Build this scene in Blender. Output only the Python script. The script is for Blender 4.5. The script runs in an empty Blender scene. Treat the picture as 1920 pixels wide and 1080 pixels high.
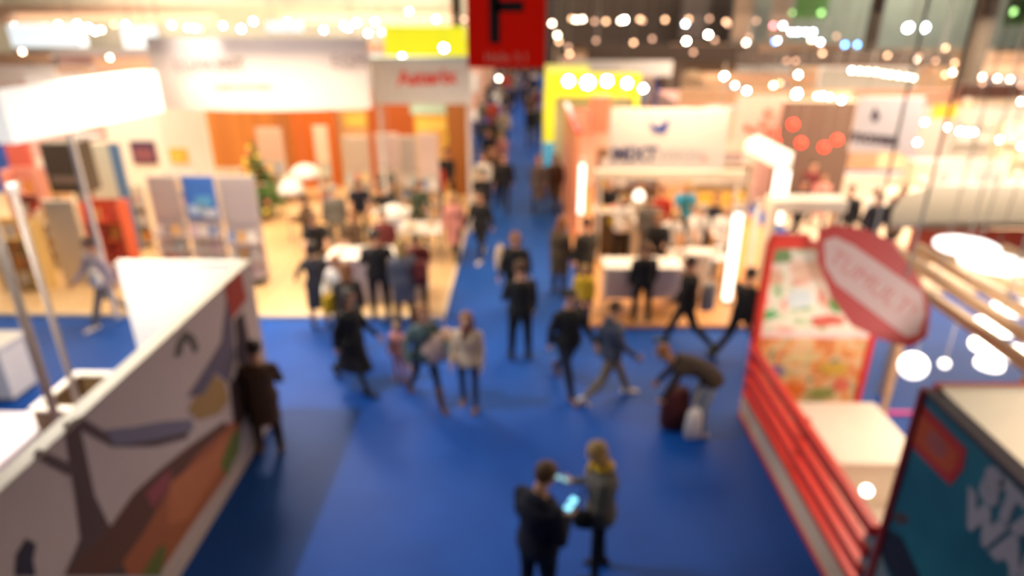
import bpy, bmesh, math, random
from mathutils import Vector, Matrix
random.seed(7)
SC = bpy.context.scene
COL = SC.collection
PI = math.pi
# ------------------------------------------------------------------ camera
CAM_H, TILT, YAW, FPX = 5.6, math.radians(23.11), math.radians(1.0), 1230.0
cd = bpy.data.cameras.new('camera'); cam = bpy.data.objects.new('camera', cd); COL.objects.link(cam)
cam.location = (0, 0, CAM_H); cam.rotation_euler = (PI/2 - TILT, 0, YAW)
cd.sensor_width = 36; cd.lens = FPX/1920*36; cd.clip_start = .05; cd.clip_end = 300
cd.dof.use_dof = True; cd.dof.focus_distance = 0.8; cd.dof.aperture_fstop = 1.7; cd.dof.aperture_blades = 9
SC.camera = cam
# ------------------------------------------------------------------ world, exposure
w = bpy.data.worlds.new('world'); SC.world = w; w.use_nodes = True
w.node_tree.nodes['Background'].inputs[0].default_value = (.55, .6, .8, 1)
w.node_tree.nodes['Background'].inputs[1].default_value = .05
vs = SC.view_settings
vs.view_transform = 'Standard'; vs.look = 'None'; vs.gamma = 1; vs.use_curve_mapping = False; vs.exposure = 0.0
SC.cycles.use_denoising = True
SC.cycles.max_bounces = 5; SC.cycles.diffuse_bounces = 3; SC.cycles.glossy_bounces = 2
SC.cycles.transmission_bounces = 3; SC.cycles.transparent_max_bounces = 4
SC.cycles.sample_clamp_indirect = 4; SC.cycles.caustics_reflective = False; SC.cycles.caustics_refractive = False
# ------------------------------------------------------------------ lamps of the hall and added lights
WARM = (1, .77, .52); NEUT = (1, .93, .84); COOL = (.85, .93, 1)
def area(x, y, z, sx, sy, power, col=WARM, rx=0, ry=0):
    l = bpy.data.lights.new('area_light', 'AREA'); l.shape = 'RECTANGLE'; l.size = sx; l.size_y = sy
    l.energy = power; l.color = col
    o = bpy.data.objects.new('area_light', l); COL.objects.link(o); o.location = (x, y, z); o.rotation_euler = (rx, ry, 0)
    return o
def spot(x, y, z, tx, ty, tz, power, col=NEUT, ang=60, size=.15, blend=.3):
    l = bpy.data.lights.new('spot_light', 'SPOT'); l.energy = power; l.color = col
    l.spot_size = math.radians(ang); l.spot_blend = blend; l.shadow_soft_size = size
    o = bpy.data.objects.new('spot_light', l); COL.objects.link(o); o.location = (x, y, z)
    o.rotation_euler = (Vector((tx, ty, tz)) - Vector((x, y, z))).to_track_quat('-Z', 'Y').to_euler()
    return o
# ceiling fittings of the hall (high up, dim, evenly spread)
for lx in (-14, 0, 14):
    for ly in (-2, 14, 30, 46):
        area(lx, ly, 11.4, 2.2, 2.2, 22 if ly < 20 else 300, NEUT)
# strong hall floodlight up on the left, throws the shadow of the mural wall over the carpet
spot(-7.9, 7.3, 11.2, -2.4, 7.6, 0, 2600, (.86, .93, 1), 50, .14, .9)
# stand lighting
area(-5.2, 12.7, 4.8, 6.0, 2.0, 400, WARM)              # left stand, front
area(-5.4, 18.6, 5.2, 6.5, 4.5, 520, (1, .70, .40))     # left stand, back
spot(-4.6, 12.9, 4.6, -3.2, 9.9, 0, 700, (1, .90, .76), 84, .45, .8)
area(-12, 15, 4.9, 5, 6, 520, WARM)
area(3.0, 13.2, 4.6, 3.0, 3.2, 330, (1, .68, .42))      # right stand
area(3.4, 18.0, 4.8, 3.4, 4.0, 330, WARM)
area(-5.3, 6.2, 4.3, 1.8, 2.2, 190, NEUT)               # near left stand
spot(-6.0, 5.6, 3.6, -4.6, 8.1, 1.5, 260, NEUT, 80, .2, .5)
area(5.0, 6.3, 2.45, 1.6, 2.0, 95, (1, .8, .6))
area(5.6, 2.6, 3.6, 2.6, 1.6, 260, (1, .8, .6))        # near right stand
spot(4.6, 5.6, 3.7, 4.2, 8.4, 1.3, 90, NEUT, 80, .2, .5)
area(7.6, 10.6, 4.4, 4.5, 2.0, 70, WARM)
area(10, 16.5, 4.8, 6, 5, 850, WARM)
area(17, 16, 4.8, 6, 7, 1500, (1, .80, .58))
# added spots brightening the red letter sign and the octagonal sign, no real fixture
spot(-.6, -.2, 5.25, -.1, 8.6, 5.5, 1500, NEUT, 15, .08, .5)
spot(.6, -.2, 5.25, 3.0, 5.9, 3.4, 1500, NEUT, 17, .08, .5)
area(-5.2, 12.0, 5.3, 5.5, .6, 70, (1, .88, .78), math.radians(72))  # added light for the front of the bowed banner, source unseen
spot(-6.9, 13.5, 5.35, -6.9, 14.6, 4.85, 90, (1, .9, .8), 70, .05, .8)
area(8.8, 11.6, 5.5, 1, 1, 130, NEUT, math.radians(58))  # added light brightening the square hanging sign, no fixture there
area(-12, 35.5, 9.5, 22, 1, 2300, (1, .82, .64), math.radians(58))  # added light aimed at the peach panel, no fixture there
# added lights brightening the back wall, no fixtures there
for wx, wp, wc in ((-30, 4200, (1, .76, .54)), (-10, 3600, (1, .76, .54)), (10, 900, (1, .85, .66)), (32, 1500, (.95, 1, .82))):
    area(wx, 54, 11.0, 12, 1.5, wp, wc, math.radians(62))
# ------------------------------------------------------------------ picture -> place
def _rot(v): c, s = math.cos(YAW), math.sin(YAW); return Vector((v[0]*c - v[1]*s, v[0]*s + v[1]*c, v[2]))
def ray(px, py):
    u, v = px - 960.0, 540.0 - py
    return _rot((u, math.cos(TILT)*FPX + math.sin(TILT)*v, -math.sin(TILT)*FPX + math.cos(TILT)*v))
def G(px, py, z=0.0):
    d = ray(px, py); s = (z - CAM_H)/d.z; return Vector((d.x*s, d.y*s, z))
def AY(px, py, Y):
    d = ray(px, py); s = Y/d.y; return Vector((d.x*s, Y, CAM_H + d.z*s))
def AX(px, py, X):
    d = ray(px, py); s = X/d.x; return Vector((X, d.y*s, CAM_H + d.z*s))
# ------------------------------------------------------------------ materials
_M = {}
def mat(name, col, rough=.6, emit=0, metal=0, vary=.06, scale=6, ecol=None):
    if name in _M: return _M[name]
    m = bpy.data.materials.new(name); m.use_nodes = True; nt = m.node_tree; b = nt.nodes['Principled BSDF']
    b.inputs['Roughness'].default_value = rough; b.inputs['Metallic'].default_value = metal
    n = nt.nodes.new('ShaderNodeTexNoise'); n.inputs['Scale'].default_value = scale; n.inputs['Detail'].default_value = 3
    tc = nt.nodes.new('ShaderNodeTexCoord'); nt.links.new(tc.outputs['Object'], n.inputs['Vector'])
    mx = nt.nodes.new('ShaderNodeMix'); mx.data_type = 'RGBA'
    mx.inputs[6].default_value = (*[c*(1-vary) for c in col], 1); mx.inputs[7].default_value = (*[min(1, c*(1+vary)) for c in col], 1)
    nt.links.new(n.outputs['Fac'], mx.inputs[0]); nt.links.new(mx.outputs[2], b.inputs['Base Color'])
    if emit:
        b.inputs['Emission Color'].default_value = (*(ecol or col), 1); b.inputs['Emission Strength'].default_value = emit
    _M[name] = m; return m
def s2l(r, g, b):
    f = lambda c: (c/255/12.92) if c/255 <= .04045 else ((c/255+.055)/1.055)**2.4
    return (f(r), f(g), f(b))
def plank_mat(name, c1, c2, width=.18, along=1):
    m = bpy.data.materials.new(name); m.use_nodes = True; nt = m.node_tree; b = nt.nodes['Principled BSDF']
    tc = nt.nodes.new('ShaderNodeTexCoord'); mp = nt.nodes.new('ShaderNodeMapping'); nt.links.new(tc.outputs['Object'], mp.inputs[0])
    if along: mp.inputs['Rotation'].default_value[2] = PI/2
    br = nt.nodes.new('ShaderNodeTexBrick'); nt.links.new(mp.outputs[0], br.inputs['Vector'])
    br.inputs['Color1'].default_value = (*c1, 1); br.inputs['Color2'].default_value = (*c2, 1)
    br.inputs['Mortar'].default_value = (*[c*.4 for c in c1], 1); br.inputs['Scale'].default_value = 1
    br.inputs['Brick Width'].default_value = 1.6; br.inputs['Row Height'].default_value = width; br.inputs['Mortar Size'].default_value = .006
    nt.links.new(br.outputs['Color'], b.inputs['Base Color']); b.inputs['Roughness'].default_value = .45
    _M[name] = m; return m
def carpet_mat():
    m = bpy.data.materials.new('blue_carpet'); m.use_nodes = True; nt = m.node_tree; b = nt.nodes['Principled BSDF']
    tc = nt.nodes.new('ShaderNodeTexCoord')
    n1 = nt.nodes.new('ShaderNodeTexNoise'); n1.inputs['Scale'].default_value = 1.3; n1.inputs['Detail'].default_value = 4
    n2 = nt.nodes.new('ShaderNodeTexNoise'); n2.inputs['Scale'].default_value = 220
    for n in (n1, n2): nt.links.new(tc.outputs['Object'], n.inputs['Vector'])
    mx = nt.nodes.new('ShaderNodeMix'); mx.data_type = 'RGBA'
    mx.inputs[6].default_value = (.002, .058, .32, 1); mx.inputs[7].default_value = (.004, .090, .46, 1)
    nt.links.new(n1.outputs['Fac'], mx.inputs[0]); nt.links.new(mx.outputs[2], b.inputs['Base Color'])
    bp = nt.nodes.new('ShaderNodeBump'); bp.inputs['Strength'].default_value = .3; nt.links.new(n2.outputs['Fac'], bp.inputs['Height'])
    nt.links.new(bp.outputs[0], b.inputs['Normal']); b.inputs['Roughness'].default_value = .55
    b.inputs['Specular IOR Level'].default_value = .22; b.inputs['Sheen Weight'].default_value = .05; b.inputs['Sheen Roughness'].default_value = .45
    b.inputs['Sheen Tint'].default_value = (.6, .7, 1, 1)
    return m
WHITE = mat('white_paint', (.82, .80, .77), .5); CREAM = mat('cream_paint', (.78, .70, .58), .5)
PALE = mat('pale_laminate', (.74, .70, .66), .4)
RED = mat('red_paint', (.72, .035, .02), .4); DKRED = mat('dark_red', (.30, .012, .008), .5)
BLACK = mat('black_plastic', (.012, .011, .012), .5); GREY = mat('grey_metal', (.35, .33, .31), .4, metal=.4)
DGREY = mat('dark_taupe', (.10, .075, .055), .6); LGREY = mat('light_grey', (.52, .49, .47), .5)
ORANGE = mat('orange_wood', (.62, .20, .035), .5, vary=.2, scale=9); YEL = mat('yellow_paint', (.85, .70, .02), .5)
WOOD = mat('pale_wood', (.62, .42, .24), .5, vary=.2, scale=12); NAVY = mat('navy_print', (.03, .04, .16), .5)
# ------------------------------------------------------------------ mesh helpers
class MB:
    def __init__(s): s.v = []; s.f = []; s.m = []
    def add(s, vs, fs, mi=0):
        b = len(s.v); s.v += [tuple(v) for v in vs]
        for f in fs: s.f.append([i+b for i in f]); s.m.append(mi)
        return s
    def box(s, x0, y0, z0, x1, y1, z1, mi=0):
        return s.add([(x0,y0,z0),(x1,y0,z0),(x1,y1,z0),(x0,y1,z0),(x0,y0,z1),(x1,y0,z1),(x1,y1,z1),(x0,y1,z1)],
                     [(0,3,2,1),(4,5,6,7),(0,1,5,4),(1,2,6,5),(2,3,7,6),(3,0,4,7)], mi)
    def obox(s, c, hx, hy, hz, R, mi=0):
        vs = [Vector(c) + R @ Vector((a*hx, b*hy, d*hz)) for d in (-1,1) for a, b in ((-1,-1),(1,-1),(1,1),(-1,1))]
        return s.add(vs, [(0,3,2,1),(4,5,6,7),(0,1,5,4),(1,2,6,5),(2,3,7,6),(3,0,4,7)], mi)
    def rbox(s, x0, y0, z0, x1, y1, z1, r=.01, mi=0):     # box with chamfered vertical edges and rim
        pts = [(x0+r,y0),(x1-r,y0),(x1,y0+r),(x1,y1-r),(x1-r,y1),(x0+r,y1),(x0,y1-r),(x0,y0+r)]
        cx, cy = (x0+x1)/2, (y0+y1)/2
        ins = [(p[0]+(r if p[0] < cx else -r)*.8, p[1]+(r if p[1] < cy else -r)*.8) for p in pts]
        vs = [(p[0],p[1],z0) for p in pts] + [(p[0],p[1],z1-r*.8) for p in pts] + [(p[0],p[1],z1) for p in ins]
        fs = [tuple(range(7,-1,-1)), tuple(range(16,24))]
        for i in range(8):
            j = (i+1) % 8; fs += [(i,j,8+j,8+i), (8+i,8+j,16+j,16+i)]
        return s.add(vs, fs, mi)
    def tube(s, p0, p1, r0, r1=None, n=10, mi=0):
        r1 = r0 if r1 is None else r1; p0 = Vector(p0); p1 = Vector(p1); d = (p1-p0).normalized()
        a = d.orthogonal().normalized(); b = d.cross(a); vs = []
        for p, r in ((p0, r0), (p1, r1)):
            vs += [p + (a*math.cos(2*PI*i/n) + b*math.sin(2*PI*i/n))*r for i in range(n)]
        fs = [(i, (i+1)%n, n+(i+1)%n, n+i) for i in range(n)] + [tuple(range(n-1,-1,-1)), tuple(range(n, 2*n))]
        return s.add(vs, fs, mi)
    def lathe(s, c, prof, n=16, mi=0, R=None):
        c = Vector(c); R = R or Matrix.Identity(3); vs = []; fs = []; k = len(prof)
        for r, z in prof:
            vs += [c + R @ Vector((r*math.cos(2*PI*i/n), r*math.sin(2*PI*i/n), z)) for i in range(n)]
        for j in range(k-1):
            fs += [(j*n+i, j*n+(i+1)%n, (j+1)*n+(i+1)%n, (j+1)*n+i) for i in range(n)]
        fs += [tuple(range(n-1,-1,-1)), tuple(range((k-1)*n, k*n))]
        return s.add(vs, fs, mi)
    def ball(s, c, r, n=12, mi=0, sq=(1,1,1)):
        prof = [(max(1e-4, math.sin(PI*j/8))*r, -math.cos(PI*j/8)*r) for j in range(9)]
        return s.lathe(c, prof, n, mi, Matrix.Diagonal(sq))
    def prism(s, pts, off, mi=0):                        # closed outline (3-D points) swept along off
        n = len(pts); off = Vector(off); vs = [Vector(p) for p in pts] + [Vector(p)+off for p in pts]
        fs = [tuple(range(n-1,-1,-1)), tuple(range(n, 2*n))] + [(i, (i+1)%n, n+(i+1)%n, n+i) for i in range(n)]
        return s.add(vs, fs, mi)
    def build(s, name, mats, parent=None, smooth=False, loc=None):
        me = bpy.data.meshes.new(name); me.from_pydata(s.v, [], s.f)
        for m in (mats if isinstance(mats, (list, tuple)) else [mats]): me.materials.append(m)
        for p, mi in zip(me.polygons, s.m): p.material_index = mi; p.use_smooth = smooth
        bm = bmesh.new(); bm.from_mesh(me); bmesh.ops.recalc_face_normals(bm, faces=bm.faces); bm.to_mesh(me); bm.free()
        o = bpy.data.objects.new(name, me); COL.objects.link(o)
        if parent: adopt(o, parent)
        if loc is not None: o.location = loc
        return o
def adopt(o, parent):                                    # parent without moving (parts are built in world coordinates)
    o.parent = parent; p = parent; M = Matrix.Identity(4)
    while p: M = Matrix.Translation(p.location) @ p.rotation_euler.to_matrix().to_4x4() @ M if not p.parent else M; p = p.parent
    o.matrix_parent_inverse = M.inverted() if parent.type == 'EMPTY' else Matrix.Identity(4)
def tag(o, label, cat=None, group=None, kind=None):
    o['label'] = label
    if cat: o['category'] = cat
    if group: o['group'] = group
    if kind: o['kind'] = kind
    return o
def thing(name, label, cat, loc=(0,0,0), rz=0, group=None):
    o = bpy.data.objects.new(name, None); o.empty_display_size = .2; COL.objects.link(o)
    o.location = loc; o.rotation_euler = (0, 0, rz); return tag(o, label, cat, group)
KIDS = {}
def copy_tree(o, parent=None):
    c = o.copy(); COL.objects.link(c)
    if parent: c.parent = parent
    for ch in list(o.children): copy_tree(ch, c)
    return c
def struct(mb, name, m): o = mb.build(name, m); o['kind'] = 'structure'; return o
def text_mesh(name, body, size, m, loc, rot, parent=None, extrude=.006, bold=.0, sx=1.0):
    c = bpy.data.curves.new(name, 'FONT'); c.body = body; c.size = size; c.extrude = extrude; c.offset = bold
    c.align_x = 'CENTER'; c.align_y = 'CENTER'; c.resolution_u = 3
    t = bpy.data.objects.new(name, c); COL.objects.link(t)
    bpy.context.view_layer.update()
    me = bpy.data.meshes.new_from_object(t.evaluated_get(bpy.context.evaluated_depsgraph_get()))
    bpy.data.objects.remove(t); me.name = name; me.materials.clear(); me.materials.append(m)
    for p in me.polygons: p.material_index = 0
    o = bpy.data.objects.new(name, me); COL.objects.link(o); o.location = loc; o.rotation_euler = rot; o.scale = (sx, 1, 1)
    if parent: adopt(o, parent)
    return o
# ------------------------------------------------------------------ people
SKIN = mat('skin', (.62, .33, .21), .55, vary=.05); SKIN2 = mat('skin_light', (.72, .42, .28), .55, vary=.05)
EYE = mat('eye_dark', (.03, .02, .015), .3); LIP = mat('lips', (.42, .10, .08), .5)
def Rx(a): return Matrix.Rotation(a, 3, 'X')
def Ry(a): return Matrix.Rotation(a, 3, 'Y')
def Rz(a): return Matrix.Rotation(a, 3, 'Z')
def fused(name, mb, voxel, smooth=4):
    """overlapping closed shapes -> one continuous skin"""
    me = bpy.data.meshes.new(name); me.from_pydata(mb.v, [], mb.f)
    bm = bmesh.new(); bm.from_mesh(me); bmesh.ops.recalc_face_normals(bm, faces=bm.faces); bm.to_mesh(me); bm.free()
    o = bpy.data.objects.new('tmp', me); COL.objects.link(o)
    r = o.modifiers.new('r', 'REMESH'); r.mode = 'VOXEL'; r.voxel_size = voxel; r.use_smooth_shade = True
    s = o.modifiers.new('s', 'SMOOTH'); s.iterations = smooth; s.factor = .5
    bpy.context.view_layer.update()
    out = bpy.data.meshes.new_from_object(o.evaluated_get(bpy.context.evaluated_depsgraph_get()))
    bpy.data.objects.remove(o); bpy.data.meshes.remove(me); out.name = name
    return out
def loft(mb, rings, n=20):
    """rings: (centre, rx, ry, R) -> closed elliptical tube with domed ends"""
    vs = []
    for c, rx, ry, R in rings:
        vs += [Vector(c) + R @ Vector((rx*math.cos(2*PI*i/n), ry*math.sin(2*PI*i/n), 0)) for i in range(n)]
    k = len(rings); fs = []
    for j in range(k-1): fs += [(j*n+i, j*n+(i+1)%n, (j+1)*n+(i+1)%n, (j+1)*n+i) for i in range(n)]
    fs += [tuple(range(n-1,-1,-1)), tuple(range((k-1)*n, k*n))]
    mb.add(vs, fs)
def chain(mb, pts, rs, n=12):
    for i in range(len(pts)-1): mb.tube(pts[i], pts[i+1], rs[i], rs[i+1], n)
    for p, r in zip(pts, rs): mb.ball(p, r, n)
def skeleton(P):
    fem = P.get('fem', 0); K = {}
    sw = .185 - .02*fem; hw = .095
    lean = P.get('lean', 0)                              # forward bend of the trunk, radians
    # legs first, pelvis height follows from the lower foot
    TH, SH = .43, .43; legs = []
    for side, (hip, knee, abd) in ((-1, P.get('lleg', (0, .03, .03))), (1, P.get('rleg', (0, .03, .03)))):
        d1 = Vector((side*math.sin(abd), math.sin(hip)*math.cos(abd), -math.cos(hip)*math.cos(abd)))
        d2 = Vector((side*math.sin(abd)*.6, math.sin(hip-knee), -math.cos(hip-knee)))
        h = Vector((side*hw, 0, 0)); k = h + d1*TH; a = k + d2.normalized()*SH
        legs.append((h, k, a, hip-knee))
    low = min(a.z - .085 for _, _, a, _ in legs)
    up = Vector((0, 0, -low)); K['pel'] = up + Vector((0, 0, .04))
    K['legs'] = [(h+up, k+up, a+up, sp) for h, k, a, sp in legs]
    # spine
    hs = [-.12, -.05, .03, .12, .22, .33, .43, .50, .55]
    tot = .555; pos = Vector(K['pel']); prev = -.12; sp = []
    for i, z in enumerate(hs):
        f = min(1, max(0, (z)/.34)); ang = lean*(.35 + .65*f) if lean else 0
        if z <= 0: ang = lean*.35
        R = Rx(-ang)
        if i == 0: pos = Vector(K['pel']) + R @ Vector((0, 0, -.12))
        else: pos = pos + R @ Vector((0, 0, z-prev))
        prev = z; sp.append((pos.copy(), R))
    K['spine'] = sp; Rt = sp[6][1]; K['Rt'] = Rt; K['sw'] = sw
    ch = sp[6][0]; arms = []
    for side, A in ((-1, P.get('larm', {})), (1, P.get('rarm', {}))):
        p, ab, e, inw = A.get('p', .05), A.get('ab', .16), A.get('e', .25), A.get('inw', 0)
        s = ch + Rt @ Vector((side*(sw-.004), 0, .012))
        d1 = Vector((side*math.sin(ab), math.cos(ab)*math.sin(p), -math.cos(ab)*math.cos(p)))
        q = p + e
        d2 = Vector((-side*math.sin(inw) + side*math.sin(ab)*.5*(1-min(1, e)), math.cos(inw)*math.sin(q), -math.cos(inw)*math.cos(q))).normalized()
        if not A.get('world'): d1 = Rt @ d1; d2 = Rt @ d2
        el = s + d1*.29; wr = el + d2*.25
        arms.append((s, el, wr, d2, side, A))
    K['arms'] = arms
    nb = sp[8][0]; hp, hy = P.get('hp', .1), P.get('hy', 0)
    Rn = Rx(-lean*.55 - hp*.4) if lean else Rx(-hp*.4)
    K['neck'] = (nb, nb + Rn @ Vector((0, .012, .075)))
    Rh = Rz(hy) @ Rx(-(lean*P.get('hl', .6)) - hp); K['Rh'] = Rh
    K['head'] = K['neck'][1] + Rh @ Vector((0, .018, .105))
    return K
TR = [(.155,.115), (.172,.122), (.165,.115), (.142,.102), (.140,.104), (.160,.115), (.168,.108), (.112,.082), (.066,.062)]
TF = [(.160,.118), (.178,.125), (.165,.112), (.128,.095), (.125,.098), (.145,.120), (.152,.102), (.100,.076), (.058,.058)]
def hand(mb, wr, d, side, curl, face, R):
    """palm, four unequal bent fingers and a thumb from the side of the palm"""
    d = d.normalized(); n = face - d*face.dot(d); n = n.normalized() if n.length > .05 else d.orthogonal().normalized()
    t = d.cross(n).normalized()                          # across the palm; the thumb sits on the +t or -t side
    if t.dot(R @ Vector((0, 1, .2))) < 0: t = -t
    M = Matrix((t, n, d)).transposed()
    mb.ball(wr + d*.045, .045, 12, 0, (.88, .42, 1.15)) if False else loft(mb, [(wr - d*.01, .026, .020, M), (wr + d*.02, .034, .017, M), (wr + d*.055, .041, .015, M), (wr + d*.088, .038, .013, M)], 12)
    for k, (off, ln) in enumerate(((.030, .072), (.010, .080), (-.010, .075), (-.029, .060))):
        p = wr + d*.085 + t*off; pts = [p]; a = curl*(.55 + .08*k); dd = d
        for s in (.45, .32, .23):
            ang = a; dd = (d*math.cos(ang) + n*math.sin(ang)).normalized(); pts.append(pts[-1] + dd*ln*s); a += curl*.75
        chain(mb, pts, [.0100, .0095, .0088, .0078], 8)
    b = wr + d*.028 + t*.030; p2 = b + (t*.8 + d*.55 + n*.35).normalized()*.034; p3 = p2 + (d*.85 + t*.25 + n*.45).normalized()*.030
    p4 = p3 + (d*.95 + n*.35).normalized()*.024
    chain(mb, [b, p2, p3, p4], [.0145, .0120, .0105, .0088], 8)
def palm_face(side, A, Rt):
    f = A.get('face')
    return Rt @ (Vector(f) if f else Vector((-side, 0, .1)))
def body_mesh(K, P, voxel):
    mb = MB(); T = TF if P.get('fem') else TR
    loft(mb, [(c, rx*.93, ry*.93, R) for (c, R), (rx, ry) in zip(K['spine'], T)])
    chain(mb, [K['neck'][0] - K['Rt'] @ Vector((0, 0, .04)), K['neck'][1], K['head'] - K['Rh'] @ Vector((0, .01, .06))], [.062, .055, .052])
    Rt = K['Rt']
    for s, el, wr, d, side, A in K['arms']:
        chain(mb, [s, s + (el-s)*.35, el], [.058, .050, .040]); chain(mb, [el, el + (wr-el)*.3, wr], [.040, .040, .026])
        mb.ball(s - (Rt @ Vector((side*.05, 0, 0))), .066)
        hand(mb, wr, d, side, A.get('curl', .45), palm_face(side, A, Rt), Rt)
    for h, k, a, sp in K['legs']:
        sl = P.get('slim', 1); chain(mb, [h, h + (k-h)*.4, k], [.088, .078*sl, .054*sl]); chain(mb, [k, k + (a-k)*.33, a], [.054*sl, .056*sl, .036])
        foot(mb, a, sp, .9)
    c, R = K['head'], K['Rh']
    def hb(x, y, z, r, sq): mb.lathe(c + R @ Vector((x, y, z)), [(max(1e-4, math.sin(PI*j/10))*r, -math.cos(PI*j/10)*r) for j in range(11)], 16, 0, R @ Matrix.Diagonal(sq))
    hb(0, -.008, .030, .095, (.84, 1.0, .94))            # skull
    hb(0, .022, -.035, .072, (.88, .92, 1.02))           # face
    hb(0, .042, -.088, .032, (1.1, .9, .75))             # chin
    hb(0, .072, .022, .030, (1.7, .5, .45))              # brow
    hb(0, .094, -.022, .016, (.75, 1.0, 1.0)); hb(0, .086, -.004, .014, (.6, .9, 1.9))   # nose
    hb(0, .082, -.062, .017, (1.35, .55, .55))           # mouth
    for s in (-1, 1):
        hb(s*.036, .055, -.030, .026, (1, .7, .9)); hb(s*.078, -.006, -.008, .024, (.35, .8, 1.25))
        hb(s*.031, .072, .006, .0125, (1.15, .7, .8))
    me = fused('body', mb, voxel, 3)
    e = [c + R @ Vector((s*.031, .084, .006)) for s in (-1, 1)]; lp = c + R @ Vector((0, .092, -.062))
    for p in me.polygons:
        q = p.center
        if (q - c).length < .14:
            v = R.transposed() @ (q - c)
            if v.y > .06 and min((q-x).length for x in e) < .0135 and abs(v.z-.006) < .008: p.material_index = 1
            elif v.y > .07 and abs(v.z + .062) < .008 and abs(v.x) < .022: p.material_index = 2
    return me
def foot(mb, a, sp, k=1.0, shoe=0):
    t = max(-.9, min(.35, sp*1.15 if sp < 0 else 0)); R = Rx(t)   # trailing foot stands on its toes
    if shoe:
        loft(mb, [(a + R @ Vector(p), rx, ry, R @ Rx(-PI/2)) for p, rx, ry in (((0, -.085, -.052), .020, .022), ((0, -.07, -.045), .037, .038), ((0, 0, -.040), .043, .048), ((0, .08, -.055), .046, .032), ((0, .15, -.062), .045, .024), ((0, .19, -.066), .026, .018))], 14)
        chain(mb, [a + Vector((0, -.01, .015)), a + R @ Vector((0, -.02, -.035))], [.044, .046])
    else:
        loft(mb, [(a + R @ Vector(p), rx, ry, R @ Rx(-PI/2)) for p, rx, ry in (((0, -.06, -.05), .026, .026), ((0, 0, -.042), .034, .038), ((0, .08, -.055), .038, .024), ((0, .15, -.064), .034, .014))], 12)
def top_mesh(K, P, voxel, kind='jacket'):
    """kind: jacket, coat (to the knee), shirt (short sleeves), dress"""
    mb = MB(); T = TF if P.get('fem') else TR; g = {'jacket': 1.14, 'coat': 1.18, 'shirt': 1.06, 'dress': 1.07}[kind]; add = .012
    sp = K['spine']; rings = [(c, rx*g+add, ry*g+add+.008, R) for (c, R), (rx, ry) in zip(sp[:8], T)]
    rings.append((sp[8][0] - sp[8][1] @ Vector((0, 0, .015)), .085, .075, sp[8][1]))
    if kind in ('coat', 'dress'):
        b, R = sp[0]; ln = P.get('hem', .34); k = sum((l[1] for l in K['legs']), Vector())/2
        dn = (k - b).normalized() if P.get('lean') else Vector((0, 0, -1))
        spread = max(abs(K['legs'][0][1].y - K['legs'][1][1].y)*.5, 0)
        rings = [(b + dn*ln, .20, .155+spread*1.05, Matrix.Identity(3)), (b + dn*ln*.5, .195, .15+spread*.4, Matrix.Identity(3))] + rings
    loft(mb, rings, 24)
    for s, el, wr, d, side, A in K['arms']:
        r = (.072, .062, .054, .047, .036) if kind in ('jacket', 'coat') else (.064, .056, .050, .043, .032)
        if kind in ('shirt',): chain(mb, [s, s + (el-s)*.75], [.066, .058])
        else: chain(mb, [s, s + (el-s)*.4, el], r[:3]); chain(mb, [el, wr - d*.012], [r[2], r[4]+.004])
        mb.ball(s - (K['Rt'] @ Vector((side*.05, 0, .0))), .074)
    if P.get('hood'): chain(mb, [sp[8][0] + K['Rt'] @ Vector((x, -.055, -.01)) for x in (-.06, 0, .06)], [.045, .055, .045])
    if P.get('collar'): loft(mb, [(sp[8][0] - K['Rt'] @ Vector((0, 0, .02)), .082, .078, K['Rt']), (sp[8][0] + K['Rt'] @ Vector((0, .005, .045)), .070, .068, K['Rt'])], 18)
    return fused(kind, mb, voxel, 5)
def legs_mesh(K, P, voxel, slim=1.0):
    mb = MB(); T = TF if P.get('fem') else TR; sp = K['spine']
    loft(mb, [(c, rx*1.03, ry*1.03, R) for (c, R), (rx, ry) in list(zip(sp, T))[:4]])
    for h, k, a, s in K['legs']:
        chain(mb, [h, h + (k-h)*.4, k], [.098, .088*slim, .066*slim]); chain(mb, [k, k + (a-k)*.35, a + (k-a)*.03], [.066*slim, .064*slim, .050*slim])
    return fused('trousers', mb, voxel, 4)
def shoe_mesh(K, i, boot=0):
    mb = MB(); h, k, a, s = K['legs'][i]; foot(mb, a, s, 1, 1)
    if boot: chain(mb, [a, a + (k-a)*.62], [.052, .062])
    return fused('shoe', mb, .009, 3)
def hair_mesh(K, kind, voxel=.011):
    mb = MB(); c, R = K['head'], K['Rh']
    def hb(x, y, z, r, sq): mb.lathe(c + R @ Vector((x, y, z)), [(max(1e-4, math.sin(PI*j/10))*r, -math.cos(PI*j/10)*r) for j in range(11)], 16, 0, R @ Matrix.Diagonal(sq))
    hb(0, -.024, .054, .102, (.90, .98, .84)); hb(0, -.050, .010, .082, (.98, .75, 1.0))
    if kind != 'short':
        for s in (-1, 1): chain(mb, [c + R @ Vector((s*.072, -.005, .05)), c + R @ Vector((s*.082, -.02, -.04)), c + R @ Vector((s*.078, -.03, -.12))], [.030, .034, .030])
        hb(0, -.06, -.06, .075, (1.05, .6, 1.1))
    if kind == 'long':
        b = c + R @ Vector((0, -.075, -.08)); dn = Vector((0, -.10, -1)).normalized() if K['Rt'][1][2] < .3 else Vector((0, .25, -1)).normalized()
        chain(mb, [b + Vector((-.045, 0, 0)), b + dn*.18 + Vector((-.05, 0, 0))], [.045, .035])
        chain(mb, [b + Vector((.045, 0, 0)), b + dn*.18 + Vector((.05, 0, 0))], [.045, .035]); chain(mb, [b, b + dn*.24], [.05, .034])
    if kind == 'bun': hb(0, -.115, .055, .042, (1, 1, 1))
    if kind == 'tail': chain(mb, [c + R @ Vector((0, -.10, .04)), c + R @ Vector((0, -.145, -.01)), c + R @ Vector((0, -.135, -.14))], [.028, .034, .016])
    return fused('hair', mb, voxel, 3)
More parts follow.
